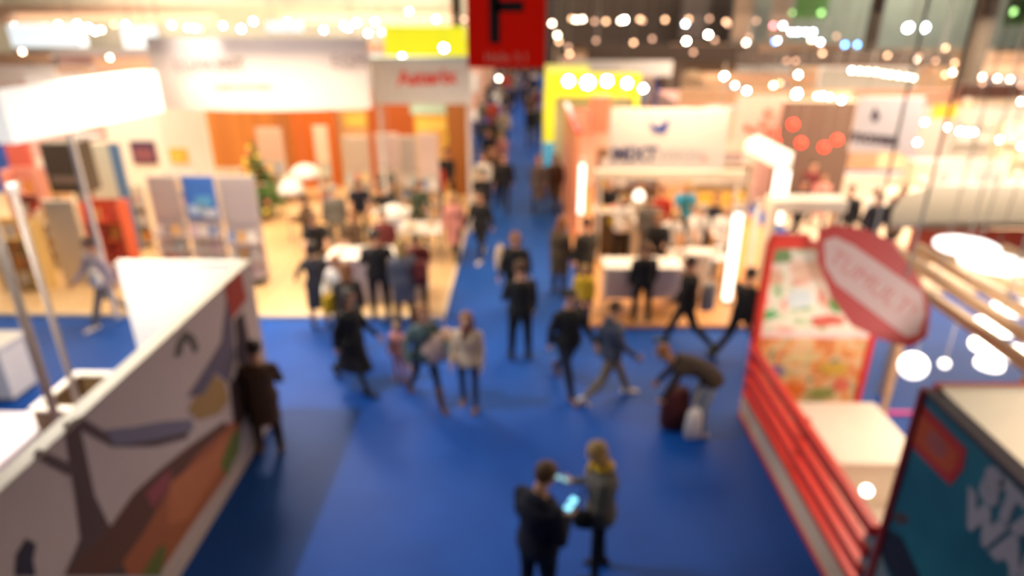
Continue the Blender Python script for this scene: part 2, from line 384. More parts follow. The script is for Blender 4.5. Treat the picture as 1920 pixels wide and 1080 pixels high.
def scarf_mesh(K):
    mb = MB(); c = K['neck'][0] + K['Rt'] @ Vector((0, .005, .02)); n = 12
    pts = [c + K['Rt'] @ Vector((.078*math.cos(2*PI*i/n), .075*math.sin(2*PI*i/n), .012*math.sin(4*PI*i/n))) for i in range(n)]
    for i in range(n): mb.tube(pts[i], pts[(i+1)%n], .036, .036, 8); mb.ball(pts[i], .037, 8)
    chain(mb, [c + K['Rt'] @ Vector((.03, .10, 0)), c + K['Rt'] @ Vector((.04, .135, -.16))], [.036, .032])
    return fused('scarf', mb, .012, 3)
def link_part(name, me, m, parent):
    if not me.materials:
        for x in (m if isinstance(m, list) else [m]): me.materials.append(x)
    o = bpy.data.objects.new(name, me); COL.objects.link(o); o.parent = parent
    for p in me.polygons: p.use_smooth = True
    return o
def make_person(P, label, top, bottom, hair, shoes=BLACK, kind='jacket', haircut='short', skin=SKIN, voxel=.010, group=None,
                scarf=None, slim=1.0, boot=0, bare_legs=False):
    P = dict(P, slim=slim); K = skeleton(P); r = thing('person', label, 'person', (0,0,0), 0, group)
    link_part('body', body_mesh(K, P, voxel), [skin, EYE, LIP], r)
    link_part('hair', hair_mesh(K, haircut), hair, r)
    link_part(kind, top_mesh(K, P, .012, kind), top, r)
    if not bare_legs: link_part('trousers', legs_mesh(K, P, .012, slim), bottom, r)
    for i in (0, 1): link_part('boot' if boot else 'shoe', shoe_mesh(K, i, boot), shoes, r)
    if scarf: link_part('scarf', scarf_mesh(K), scarf, r)
    r['_k'] = 0; del r['_k']
    return r, K
def put(r, pos, face, h=1.75):
    """face: heading in degrees, 0 looks away from the gallery (+Y), 90 looks left, 180 towards it"""
    r.location = (pos[0], pos[1], pos[2]); r.rotation_euler = (0, 0, math.radians(face)); s = h/1.86; r.scale = (s*1.15, s*1.15, s); return r
def wpt(r, p):                                           # point of a figure in world space
    s = r.scale[0]; return Vector(r.location) + Rz(r.rotation_euler[2]) @ Vector((p[0]*s, p[1]*s, p[2]*r.scale[2]))
STAND = dict(lleg=(.04,.04,.05), rleg=(-.02,.03,.05), larm=dict(p=.05,e=.2), rarm=dict(p=.1,e=.3))
WALK = dict(lleg=(.42,.10,.02), rleg=(-.30,.32,.02), larm=dict(p=-.35,e=.25), rarm=dict(p=.35,e=.45), hp=.08)
WALK2 = dict(lleg=(-.34,.40,.02), rleg=(.38,.06,.02), larm=dict(p=.35,e=.5), rarm=dict(p=-.30,e=.25), hp=.1)
READ = dict(lleg=(.03,.04,.06), rleg=(.0,.05,.06), larm=dict(p=.35,ab=.12,e=1.25,inw=.35,curl=.9,face=(0,-.4,1)), rarm=dict(p=.3,ab=.12,e=1.3,inw=.3,curl=.9,face=(0,-.4,1)), hp=.5, lean=.08)
FEM = lambda d, **k: dict(d, fem=1, **k)
# ------------------------------------------------------------------ the hall
struct(MB().box(-46, -14, -.2, 46, 62, 0), 'floor', carpet_mat())
struct(MB().box(-46, -14, 11.6, 46, 62, 11.9), 'ceiling', mat('ceiling_dark', (.06, .055, .05), .8))
WALLM = mat('hall_wall', (.46, .44, .35), .8, scale=.6, vary=.2)
struct(MB().box(-46, 62, 0, 46, 62.3, 11.6), 'wall_back', WALLM)
struct(MB().box(-46.3, -14, 0, -46, 62, 11.6), 'wall_left', WALLM)
struct(MB().box(46, -14, 0, 46.3, 62, 11.6), 'wall_right', WALLM)
struct(MB().box(-46, -14.3, 0, 46, -14, 11.6), 'wall_front', WALLM)
# the gallery the picture is taken from
gal = thing('gallery', 'concrete gallery deck above the hall entrance', 'gallery', (0, -2.6, 0))
MB().box(-9, -4.8, 3.75, 9, -.5, 3.95).build('deck', LGREY, gal)
for x in range(-8, 9, 4): MB().tube((x, -2.6, 0), (x, -2.6, 3.75), .18, n=14).build('pillar', LGREY, gal)
PIL = mat('pillar_brown', (.10, .075, .05), .6)
def hall_pillar(px, py, Y, wd, label):
    b = AY(px, py, Y); t = thing('hall_pillar', label, 'pillar', (b.x, Y, 0))
    MB().box(b.x-wd/2, Y-wd/2, 0, b.x+wd/2, Y+wd/2, 11.6).build('shaft', PIL, t)
    MB().box(b.x-wd*.7, Y-wd*.7, 0, b.x+wd*.7, Y+wd*.7, .5).build('plinth', PIL, t)
hall_pillar(1838, 60, 29.35, .62, 'dark brown square hall pillar rising at the right edge of the hall')
hall_pillar(1636, 60, 41.5, .55, 'brown hall pillar behind the blue lamps on the right')
hall_pillar(857, 50, 35.1, .5, 'grey green hall pillar just left of the hanging red letter sign')
hall_pillar(1055, 30, 49, .7, 'pale hall pillar just right of the hanging red letter sign')
# high screens and banners on the back wall (right), dimly lit
for px, wpx, Y, z0, z1, c, lab in ((1515, 60, 58, 4.8, 8.2, (.16,.34,.08), 'dim green projection screen high on the back wall'), (1905, 60, 45, 4.6, 7.0, (.22,.45,.14), 'green projection screen at the right edge of the back wall'),
        (1390, 34, 58, 3.2, 8.5, (.62,.40,.27), 'tall peach banner hanging on the back wall'), (1460, 36, 58, 3.2, 8.5, (.66,.44,.32), 'tall salmon banner hanging on the back wall beside the green screen'), (1300, 50, 58, 3.2, 8.5, (.12,.09,.08), 'tall dark banner hanging on the back wall')):
    a = AY(px-wpx/2, 60, Y); b = AY(px+wpx/2, 60, Y)
    tag(MB().rbox(a.x, Y, z0, b.x, Y+.08, z1, .02).build('hanging_banner', mat('ban%d' % px, c, .7)), lab, 'banner')
# ------------------------------------------------------------------ hanging letter sign
F0 = AY(877, 127, 8.6); F1 = AY(1022, 127, 8.6)
fs = thing('hanging_sign', 'red hanging hall sign with a big black letter F over the aisle', 'sign', ((F0.x+F1.x)/2, 8.6, F0.z))
REDS = mat('sign_red', (.50, .006, .002), .95); REDS.node_tree.nodes['Principled BSDF'].inputs['Specular IOR Level'].default_value = .05
INK = mat('sign_ink', (.01, .009, .01), .95); INK.node_tree.nodes['Principled BSDF'].inputs['Specular IOR Level'].default_value = .05
MB().rbox(F0.x, 8.6, F0.z, F1.x, 8.66, F0.z+1.5, .012).build('board', REDS, fs)
fw = F1.x - F0.x; bx = F0.x
a = AY(928, 82, 8.59); stem_w = .135
MB().box(a.x-stem_w/2, 8.585, a.z, a.x+stem_w/2, 8.6, a.z+.92).box(a.x, 8.585, a.z+.36, AY(982, 20, 8.6).x, 8.6, a.z+.48).box(a.x, 8.585, a.z+.80, a.x+.5, 8.6, a.z+.92).build('letter', INK, fs)
text_mesh('lettering', 'Halle 3.1', .155, mat('sign_pale', (.42, .16, .12), .9), (AY(950, 108, 8.59).x, 8.59, AY(950, 108, 8.59).z), (PI/2, 0, 0), fs)
MB().tube((F0.x+.12, 8.63, F0.z+1.5), (F0.x+.12, 8.63, 11.6), .012).build('hanging_wire', GREY, fs)
MB().tube((F1.x-.12, 8.63, F0.z+1.5), (F1.x-.12, 8.63, 11.6), .012).build('hanging_wire', GREY, fs)
# ------------------------------------------------------------------ near left stand: the printed mural wall
XM = -3.65; WY0, WY1, WH = 1.6, 8.15, 2.5
mw = thing('mural_wall', 'long pale partition wall printed with a bare tree and comic figures', 'partition wall', (XM, (WY0+WY1)/2, 0))
MB().box(XM-.12, WY0, 0, XM, WY1, WH-.03).build('panel', [mat('mural_ground', (.62, .52, .49), .6)], mw)
MB().box(XM-.14, WY0, WH-.03, XM+.01, WY1+.01, WH).build('top_rail', mat('rail_tan', (.50,.43,.32), .5), mw)
def onX(pts, X, out): return [AX(px, py, X) for px, py in pts]
MURAL = [
 ('bare_tree', s2l(96,74,64), [(118,790),(150,800),(165,870),(178,930),(205,985),(245,1000),(260,1080),(120,1080),(150,1010),(140,930),(128,860)]),
 ('branch', s2l(100,80,74), [(128,790),(150,780),(200,812),(300,816),(355,800),(352,822),(290,838),(210,838),(150,806)]),
 ('branch', s2l(104,84,76), [(70,840),(130,868),(140,880),(128,892),(60,856)]),
 ('blue_bird', s2l(128,124,142), [(196,806),(250,800),(305,790),(360,786),(362,808),(300,822),(215,836)]),
 ('orange_hill', s2l(176,104,64), [(262,1000),(310,920),(360,850),(420,800),(455,780),(450,830),(420,900),(360,985),(300,1075),(240,1080),(225,1045)]),
 ('brown_bank', s2l(108,72,50), [(205,990),(250,925),(300,880),(352,838),(420,790),(428,800),(372,850),(318,915),(268,1000),(225,1060),(190,1080),(120,1080)]),
 ('orange_figure', s2l(198,122,78), [(318,905),(352,880),(395,850),(440,800),(442,835),(400,900),(350,975),(312,985)]),
 ('pink_shape', s2l(160,84,84), [(272,925),(300,895),(322,880),(312,920),(285,952)]),
 ('straw_hat', s2l(172,138,84), [(352,770),(370,735),(398,702),(420,716),(428,752),(410,776),(372,788)]),
 ('blue_coat', s2l(108,100,118), [(350,745),(385,690),(415,640),(425,560),(432,560),(440,660),(430,720),(405,700),(380,740)]),
 ('green_plant', s2l(110,122,52), [(412,870),(432,815),(452,800),(448,845),(425,895)]),
 ('green_plant', s2l(112,118,58), [(262,1080),(300,1020),(312,1030),(300,1080)]),
 ('dark_figure', s2l(60,54,62), [(28,1080),(30,1040),(48,1010),(66,1020),(60,1050),(66,1080)]),
 ('arch_mark', s2l(104,98,90), [(327,670),(332,640),(345,620),(362,628),(372,655),(364,662),(354,640),(345,642),(338,668)]),
 ('red_square', s2l(178,62,42), [(420,535),(450,508),(462,560),(432,600)]),
 ('dark_post', s2l(58,40,36), [(440,600),(455,585),(470,660),(478,720),(462,760),(450,700)]),
 ('brown_figure', s2l(78,56,44), [(430,720),(455,690),(468,760),(450,800),(438,790)]),
]
for i, (nm, c, pts) in enumerate(MURAL):
    MB().prism(onX(pts, XM+.001, 0), (.002+.0006*i, 0, 0)).build('mural_'+nm, mat('mural_%d' % i, c, .6), mw)
# end wall, turned towards the gallery, brightly lit from inside the stand
ew = thing('end_wall', 'bright white partition wall closing the far end of the near left stand', 'partition wall', (-4.5, WY1, 0))
ex0 = AY(226, 490, WY1).x
MB().box(ex0, WY1-.10, 0, XM-.14, WY1, WH-.03).build('panel', WHITE, ew)
MB().box(ex0-.01, WY1-.12, WH-.03, XM-.14, WY1+.01, WH).build('top_rail', CREAM, ew)
# slender steel posts of the left stand
for (px, py, X, Y, lab, nm) in ((98, 762, 0, 5.9, 'thick white steel post standing behind the mural wall', 'near'), (136, 722, 0, 6.5, 'thinner white steel post right of the thick one behind the mural wall', 'far')):
    p = AY(px, py, Y); r = .045 if nm == 'near' else .032
    t = thing('steel_post', lab, 'post', (p.x, Y, 0))
    MB().tube((p.x, Y, 0), (p.x, Y, 3.9), r, n=12).build('shaft', mat('post_steel', (.30,.25,.21), .5), t)
    MB().tube((p.x, Y, 0), (p.x, Y, .03), r*2.4, n=16).build('foot_plate', GREY, t)
    MB().tube((p.x, Y, 3.86), (p.x, Y, 3.94), r*1.5, n=12).build('cap', GREY, t)
# open wooden cabinet and counters inside the near left stand
cab = thing('wooden_cabinet', 'brown open topped wooden cabinet behind the white steel posts', 'cabinet', (-6.0, 7.1, 0))
c0 = G(60, 770, 1.25); c1 = G(232, 702, 1.25)
cx0, cy0, cx1, cy1 = c0.x, c0.y, c1.x, c1.y
m = MB(); m.box(cx0, cy0, 0, cx1, cy0+.04, 1.25).box(cx0, cy1-.04, 0, cx1, cy1, 1.25).box(cx0, cy0+.04, 0, cx0+.04, cy1-.04, 1.25).box(cx1-.04, cy0+.04, 0, cx1, cy1-.04, 1.25)
m.build('carcass', mat('brown_board', (.17, .10, .045), .6), cab)
m = MB(); m.box(cx0-.03, cy0-.03, 1.25, cx1+.03, cy0+.06, 1.28).box(cx0-.03, cy1-.06, 1.25, cx1+.03, cy1+.03, 1.28).box(cx0-.03, cy0+.06, 1.25, cx0+.06, cy1-.06, 1.28).box(cx1-.06, cy0+.06, 1.25, cx1+.03, cy1-.06, 1.28)
m.build('rim', CREAM, cab); MB().box(cx0+.04, cy0+.04, .7, cx1-.04, cy1-.04, .73).build('shelf', WOOD, cab)
def counter(name, label, x0, y0, x1, y1, h, top, body, cat='counter', over=.04, group=None):
    t = thing(name, label, cat, ((x0+x1)/2, (y0+y1)/2, 0), 0, group)
    MB().rbox(x0, y0, h-.05, x1, y1, h, .015).build('countertop', top, t)
    MB().rbox(x0+over, y0+over, .06, x1-over, y1-over, h-.05, .01).build('front_panel', body, t)
    MB().box(x0+over+.03, y0+over+.03, 0, x1-over-.03, y1-over-.03, .06).build('plinth', DGREY, t); return t
def P0(px, py, z): return G(px, py, z)
p = G(0, 870, 1.0); q = G(112, 772, 1.0)
counter('display_counter', 'pinkish white counter in the left corner behind the mural wall', -6.9, p.y-.1, q.x, q.y, 1.0, mat('pink_white', (.85, .74, .72), .4), WHITE)
p = G(0, 655, .95); q = G(40, 625, .95)
counter('display_counter', 'small white counter at the left edge on the blue carpet', p.x-1.2, p.y, q.x, q.y+.1, .95, WHITE, WHITE)
tag(MB().rbox(-9.0, 2.0, 0, -4.0, 5.6, .04, .01).build('stand_carpet', mat('magenta_carpet', (.6, .07, .25), .8)), 'magenta carpet tile flooring inside the near left stand', 'carpet')
# ------------------------------------------------------------------ left stand: floor, fascias, walls
LX0, LX1, LY0, LY1 = -17, -1.52, 11.5, 24.4
oak = plank_mat('oak_planks', (.80, .56, .30), (.72, .49, .25))
lf = thing('stand_platform', 'pale wooden stand floor with a cream edge left of the aisle', 'platform', ((LX0+LX1)/2, 18, 0))
MB().box(LX0, LY0+.05, 0, LX1-.05, LY1, .07).build('boards', oak, lf)
MB().box(LX0, LY0, 0, LX1, LY0+.05, .075).box(LX1-.05, LY0+.05, 0, LX1, LY1, .075).build('edge_strip', CREAM, lf)
def fascia(name, label, A, B, z0, z1, m, dep=.25, bow=0, n=1):
    """upright band from A to B (x, y), optionally bowed towards the gallery"""
    A = Vector((A[0], A[1], 0)); B = Vector((B[0], B[1], 0)); d = (B-A).normalized(); nr = Vector((d.y, -d.x, 0))
    outer = [A + (B-A)*i/n + nr*bow*math.sin(PI*i/n) for i in range(n+1)]; inner = [p - nr*dep for p in outer]
    t = thing(name, label, 'banner', ((A+B)/2)[:2] + (z0,))
    pts = [Vector((p.x, p.y, z0)) for p in outer] + [Vector((p.x, p.y, z0)) for p in reversed(inner)]
    MB().prism(pts, (0, 0, z1-z0)).build('fabric_panel', m, t); return t
BANN = mat('banner_white', (.72, .64, .62), .7, scale=2)
a = AY(286, 208, 14.6); b = AY(690, 204, 14.6)
big = fascia('overhead_banner', 'large bowed white overhead banner with faint grey lettering above the left stand', (a.x, 14.9), (b.x, 14.9), 3.55, 5.02, BANN, .2, .45, 16)
FAINT = mat('faint_print', (.28, .22, .21), .7)
for px, py, txt, sz in ((392, 122, 'EGMONT', .36), (652, 116, 'EGM', .36)):
    q = AY(px, py, 14.42); text_mesh('lettering', txt, sz, FAINT, (q.x, 14.40 if px < 500 else 14.52, q.z), (PI/2, 0, 0 if px < 500 else .2), big, .01)
q = AY(455, 162, 14.42); text_mesh('lettering', 'Kinder und Familie', .16, FAINT, (q.x, 14.41, q.z), (PI/2, 0, 0), big, .01)
for s in (0, 1):
    x = a.x+.3 if s == 0 else b.x-.3
    MB().tube((x, 15.0, 5.0), (x, 15.0, 11.6), .012).build('hanging_wire', GREY, big)
LB = mat('lightbox_white', (.95, .93, .90), .6, emit=.7, ecol=(1, .96, .90))
A_ = (AY(28, 275, 10.3).x, 10.3); B_ = (-7.55, 14.0)
lb = fascia('lightbox_fascia', 'glowing blank white fascia at the left corner of the stand', A_, B_, 3.62, 4.42, LB, .3)
for yy, xx in ((11.3, -7.72),): MB().tube((xx-.1, yy, .07), (xx-.1, yy, 3.62), .05, n=12).build('support_post', PALE, lb)
a = AY(700, 190, 16.6); b = AY(884, 190, 16.6)
ast = fascia('overhead_banner', 'white overhead fascia with slanting red comic lettering beside the aisle', (a.x, 16.6), (b.x, 16.6), 3.42, 4.45, mat('fascia_cool', (.78, .77, .74), .7), .3)
q = AY(800, 146, 16.58); text_mesh('lettering', 'Asterix', .48, mat('comic_red', (.85, .09, .06), .5), (q.x, 16.585, q.z), (PI/2, -.04, 0), ast, .01, .016)
MB().box(a.x, 16.55, 4.42, b.x+.02, 16.95, 4.52).build('top_trim', mat('pale_cyan', (.55, .72, .75), .6), ast)
for x in (a.x+.1, b.x-.1): MB().tube((x, 16.8, .07), (x, 16.8, 3.42), .05, n=12).build('support_post', PALE, ast)
# back walls of the left stand
def wall(label, p0, p1, Y, z0, z1, m, name='partition_wall', cat='partition wall', th=.1, rim=None):
    x0 = AY(p0, 250, Y).x; x1 = AY(p1, 250, Y).x
    t = thing(name, label, cat, ((x0+x1)/2, Y, 0))
    MB().box(x0, Y, z0, x1, Y+th, z1).build('panel', m, t)
    MB().box(x0-.01, Y-.01, z1, x1+.01, Y+th+.01, z1+.04).build('top_rail', rim or CREAM, t)
    return t
slat = plank_mat('orange_slats', (.62, .24, .05), (.48, .16, .03), .12, 1)
wall('orange brown slatted wall on the left behind the fir tree', 385, 560, 22.5, .07, 3.35, slat)
wall('deep orange wall panel behind the bowed white banner', 548, 630, 21.5, .07, 3.2, mat('deep_orange', (.55, .13, .015), .5))
wall('rust brown wall panel below the white comic fascia', 690, 778, 21.0, .07, 3.3, mat('rust', (.42, .10, .02), .5))
wall('golden wall panel between the rust panel and the brown corner wall', 780, 836, 21.0, .07, 3.2, mat('golden', (.75,.45,.12), .5))
wall('brown corner wall of the left stand right beside the aisle', 838, 884, 20.5, .07, 3.2, mat('brown_wall', (.36, .13, .03), .5))
wall('peach wall panel between the two orange walls', 628, 692, 22.0, .07, 3.0, mat('peach', (.80, .52, .30), .5))
wall('white wall left of the fir tree with a small dark poster', 200, 300, 20.0, .07, 3.1, WHITE)
q0 = AY(250, 308, 19.9); q1 = AY(286, 266, 19.9)
tag(MB().box(q0.x, 19.93, q0.z, q1.x, 20.0, q1.z).box(q0.x+.08, 19.92, q0.z+.1, q1.x-.08, 19.93, q1.z-.2, 1).build('poster', [mat('plum', (.07, .035, .09), .5), mat('plum_light', (.22, .08, .12), .5)]), 'small dark purple poster on the white wall at the left', 'poster')
wall('white return wall under the left end of the bowed banner', 300, 388, 17.6, .07, 3.2, WHITE)
# dark slanted screen box below the glowing fascia
d0 = AY(78, 350, 13.6)
db = thing('dark_display_box', 'dark taupe display screen under the glowing blank fascia', 'display', (d0.x+.5, 13.6, 0))
x0 = AY(78, 300, 13.6).x; x1 = AY(150, 300, 13.6).x; z0 = AY(100, 362, 13.6).z; z1 = AY(100, 268, 13.6).z
MB().rbox(x0, 13.6, z0, x1, 14.1, z1, .02).build('screen_body', DGREY, db)
MB().box(x0+.1, 13.58, z0+.22, x1-.1, 13.6, z0+.36).build('caption_bar', mat('taupe_light', (.30, .22, .18), .6), db)
MB().tube(((x0+x1)/2, 13.85, .07), ((x0+x1)/2, 13.85, z0), .06, n=12).build('stand_pole', GREY, db)
MB().rbox((x0+x1)/2-.35, 13.6, .07, (x0+x1)/2+.35, 14.1, .1, .02).build('base', GREY, db)
wall('mint white wall stub right of the dark display screen', 150, 200, 15.6, .07, 2.6, mat('mint_white', (.62, .68, .60), .5))
wall('blue upright panel beside the mint white wall', 196, 214, 15.2, .07, 2.7, mat('steel_blue', (.10, .22, .45), .5))
wall('red wall at the left edge of the picture', 0, 44, 15.0, .07, 3.3, mat('warm_red', (.72, .16, .12), .5))
wall('pale wall at the left edge in front of the red one', 40, 100, 13.0, .07, 1.9, mat('sand', (.70, .58, .42), .5))
# ------------------------------------------------------------------ display racks with books
BOOKC = [mat('book_%d' % i, c, .5) for i, c in enumerate([(.80,.76,.72),(.70,.62,.60),(.75,.25,.20),(.20,.28,.50),(.80,.60,.25),(.30,.25,.28),(.60,.45,.55),(.85,.82,.80),(.45,.55,.60),(.70,.40,.15)])]
def book_proto(name, w, h, d, face):
    t = thing(name, 'x', 'book')
    MB().box(-w/2, 0, 0, w/2, d*.12, h).box(-w/2, d*.88, 0, w/2, d, h).box(-w/2, d*.12, 0, -w/2+.004, d*.88, h).build('cover', face, t)
    MB().box(-w/2+.004, d*.12, .004, w/2-.004, d*.88, h-.004).build('page_block', CREAM, t); return t
BK = book_proto('book', .16, .23, .035, BOOKC[0]); BK_used = [False]
RECTS = []
def add_book(pos, rx, rz, label, group, m=None, s=1.0):
    if BK_used[0]: b = copy_tree(BK)
    else: b = BK; BK_used[0] = True
    b.location = pos; b.rotation_euler = (rx, 0, rz); b.scale = (s, s, s); b['label'] = label; b['group'] = group
    cv = [c for c in b.children if c.name.startswith('cover')][0]
    cv.material_slots[0].link = 'OBJECT'; cv.material_slots[0].material = m or random.choice(BOOKC); return b
def rack(px0, px1, pyt, pyb, Y, frame, head, word, headmats=None):
    a = AY(px0, pyt, Y+.3); b = AY(px1, pyt, Y+.3); x0, x1 = a.x, b.x; top = a.z
    RECTS.append((x0, Y-.06, x1, Y+.36)); t = thing('display_rack', 'upright book display rack with %s' % word, 'display rack', ((x0+x1)/2, Y, .07))
    MB().rbox(x0, Y+.30, .07, x1, Y+.36, top, .01).build('back_panel', frame, t)
    MB().box(x0, Y-.06, .07, x1, Y+.30, .14).build('base', DGREY, t)
    hz = .07 + (top-.07)*.56
    MB().box(x0+.03, Y+.285, hz, x1-.03, Y+.30, top-.03).build('header_poster', head, t)
    if headmats:
        for (u0, v0, u1, v1, mm) in headmats:
            w_ = x1-x0-.06; h_ = top-.03-hz
            MB().rbox(x0+.03+u0*w_, Y+.278, hz+v0*h_, x0+.03+u1*w_, Y+.285, hz+v1*h_, .02).build('cloud_print', mm, t)
    nrow = 3
    for k in range(nrow):
        z = .22 + k*(hz-.22)/nrow
        MB().box(x0+.02, Y+.02, z, x1-.02, Y+.30, z+.02).box(x0+.02, Y+.0, z, x1-.02, Y+.02, z+.06).build('shelf', frame, t)
        n = int((x1-x0-.06)/.18)
        for j in range(n):
            add_book((x0+.05+(x1-x0-.1)*(j+.5)/n, Y+.10, z+.031), -.22, 0, 'upright book on the rack with %s' % word, 'books on the rack with %s' % word)
LIL = mat('lilac_grey', (.52, .45, .47), .6)
rack(272, 328, 330, 480, 13.6, LIL, mat('mauve_print', (.46, .38, .38), .6), 'a plain mauve header, left of the blue one')
rack(335, 400, 328, 482, 13.5, LIL, mat('sky_print', (.05, .17, .60), .5), 'a bright blue sky header',
     [(.1,.1,.6,.35,mat('cloud_blue',(.45,.60,.85),.6)), (.35,.3,.85,.55,mat('sky_mid',(.12,.40,.72),.5)), (.5,.05,.95,.25,mat('cloud_pale',(.68,.76,.90),.6))])
rack(406, 474, 330, 520, 13.0, LIL, mat('mauve_grey', (.48, .42, .44), .6), 'a grey header, right of the blue one')
for i, (p0, p1, yt, Y, c, lab) in enumerate(((640, 690, 256, 18.6, (.60,.52,.48), 'grey header in front of the peach wall'), (702, 745, 250, 18.4, (.62,.50,.55), 'lilac header below the comic fascia'), (746, 780, 255, 18.0, (.50,.45,.45), 'dark grey header near the aisle side'), (782, 820, 250, 17.4, (.80,.62,.58), 'pink header next to the aisle'), (478, 525, 240, 19.6, (.72,.50,.42), 'salmon header behind the fir tree'), (585, 612, 236, 19.0, (.85,.75,.65), 'narrow cream header before the deep orange wall'))):
    rack(p0, p1, yt, 400, Y, mat('rackf%d' % i, (.72,.64,.58), .5), mat('rackh%d' % i, c, .6), lab)
q = AY(660, 200, 20.5)
for i, (p0, p1, y0, y1, Y, c, lab) in enumerate(((645, 692, 212, 238, 22.0, (.85,.62,.12), 'yellow lettered poster on the peach wall'), (770, 842, 196, 214, 21.0, (.42,.66,.62), 'pale teal poster strip below the comic fascia'), (778, 845, 218, 248, 21.0, (.88,.55,.10), 'yellow orange poster beside the brown corner wall'), (322, 350, 278, 306, 17.6, (.85,.48,.06), 'orange poster on the white return wall'))):
    a = AY(p0, y1, Y); b = AY(p1, y0, Y)
    tag(MB().rbox(a.x, Y-.03, a.z, b.x, Y, b.z, .01).box(a.x+.1, Y-.035, a.z+(b.z-a.z)*.3, b.x-.15, Y-.03, a.z+(b.z-a.z)*.55, 1).build('poster', [mat('post%d' % i, c, .5), mat('post_l%d' % i, tuple(min(.9, x*1.3+.1) for x in c), .5)]), lab, 'poster')
LATER = [('cream shop shelf between the poster wall and the mauve rack', 216, 262, 330, 15.4, 1.5), ('peach shop shelf behind the red and orange one', 150, 205, 330, 16.6, 1.9), ('tan shop shelf behind the yellow one at the left edge', 60, 108, 350, 16.2, 1.6), ('pale shop shelf under the small orange poster', 286, 345, 300, 17.0, 1.5), ('low cream shop shelf left of the fir tree', 392, 440, 300, 18.2, 1.3)]
# ------------------------------------------------------------------ fir tree with baubles
ftp = G(496, 408, .07); ft = thing('fir_tree', 'decorated green fir tree in the left stand behind the grey rack', 'tree', (ftp.x, ftp.y, .07))
m = MB(); m.tube(ftp, ftp + Vector((0,0,2.2)), .05, .015); m.build('trunk', mat('bark', (.09, .05, .03), .8), ft)
MB().lathe(ftp, [(.16, 0), (.2, .26), (.17, .27)], 16).build('pot', mat('terracotta', (.4, .13, .06), .6), ft)
m = MB()
for k in range(11):
    z = .42 + k*.165; r = .84*(1 - k/11.5)
    for j in range(int(9 + r*14)):
        a = random.uniform(0, 2*PI); rr = r*random.uniform(.75, 1.1); d = Vector((math.cos(a), math.sin(a), 0)); s = d.cross(Vector((0,0,1)))
        c = ftp + Vector((0,0,z+random.uniform(-.05,.05))); tip = c + d*rr - Vector((0,0,rr*.35)); mid = c + d*rr*.55 - Vector((0,0,rr*.10))
        m.add([c, mid + s*.09, tip, mid - s*.09, mid + Vector((0,0,.04)), mid - Vector((0,0,.05))], [(0,1,4),(1,2,4),(2,3,4),(3,0,4),(0,5,1),(1,5,2),(2,5,3),(3,5,0)], j % 2)
m.build('foliage', [mat('fir_green', (.05, .13, .025), .7, vary=.3), mat('fir_light', (.12, .22, .05), .7, vary=.3)], ft)
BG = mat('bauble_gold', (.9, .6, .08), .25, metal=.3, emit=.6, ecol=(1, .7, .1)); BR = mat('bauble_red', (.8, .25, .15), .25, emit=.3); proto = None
for k in range(16):
    z = .55 + k*.1; r = .80*(1 - (z-.42)/1.9) + .03; a = -PI/2 + random.uniform(-1.3, 1.3)
    pos = (ftp.x + math.cos(a)*r, ftp.y + math.sin(a)*r, .07+z-r*.2)
    if proto is None:
        proto = thing('bauble', 'x', 'bauble', (0,0,0)); MB().ball((0,0,0), .055, 12).build('globe', BG, proto, True); MB().tube((0,0,.05), (0,0,.075), .012, n=8).build('cap', GREY, proto); b = proto
    else: b = copy_tree(proto)
    b.location = pos; b['label'] = 'shiny round bauble hanging on the front of the fir tree'; b['group'] = 'baubles on the fir tree'
    g = [c for c in b.children if c.name.startswith('globe')][0]; g.material_slots[0].link = 'OBJECT'; g.material_slots[0].material = BR if k % 4 == 2 else BG
# ------------------------------------------------------------------ tables in the left stand
def table(label, x0, y0, x1, y1, h=.76, top=WHITE, cat='table', z=.07):
    RECTS.append((x0, y0, x1, y1)); t = thing('table', label, cat, ((x0+x1)/2, (y0+y1)/2, z))
    MB().rbox(x0, y0, z+h-.04, x1, y1, z+h, .02).build('tabletop', top, t)
    for sx in (x0+.07, x1-.07):
        for sy in (y0+.07, y1-.07): MB().tube((sx, sy, z), (sx, sy, z+h-.04), .022, n=10).build('leg', GREY, t)
    return t
a = G(690, 455, .9); b = G(812, 455, .9)
RECTS.append((-3.95, 12.15, -1.95, 12.95)); ct = counter('long_counter', 'long white counter with people around it at the front of the left stand', -3.95, 12.15, -1.95, 12.95, 1.02, mat('counter_cream', (.86, .80, .72), .4), mat('lilac_panel', (.60, .54, .60), .5))
table('white table covered with papers behind the long counter', -3.6, 14.4, -1.9, 15.3)
table('wooden table at the back of the left stand near the fir tree', -6.0, 15.8, -4.4, 16.8, .76, WOOD)
def round_table(label, x, y, r, h=.76, z=.07):
    RECTS.append((x-r, y-r, x+r, y+r)); t = thing('round_table', label, 'table', (x, y, z))
    MB().lathe((x, y, z+h-.035), [(r-.02, 0), (r, .01), (r, .03), (r-.01, .035)], 28).build('tabletop', WHITE, t)
    MB().tube((x, y, z+.02), (x, y, z+h-.035), .035, n=12).build('column', GREY, t)
    MB().lathe((x, y, z), [(r*.55, 0), (r*.55, .012), (.05, .03)], 24).build('base', GREY, t)
q = G(560, 330, .83); round_table('round white table left of the group in the left stand', q.x, q.y, .55)
q = G(735, 395, .83); round_table('round white table in the middle of the crowded left stand', q.x, q.y, .5)
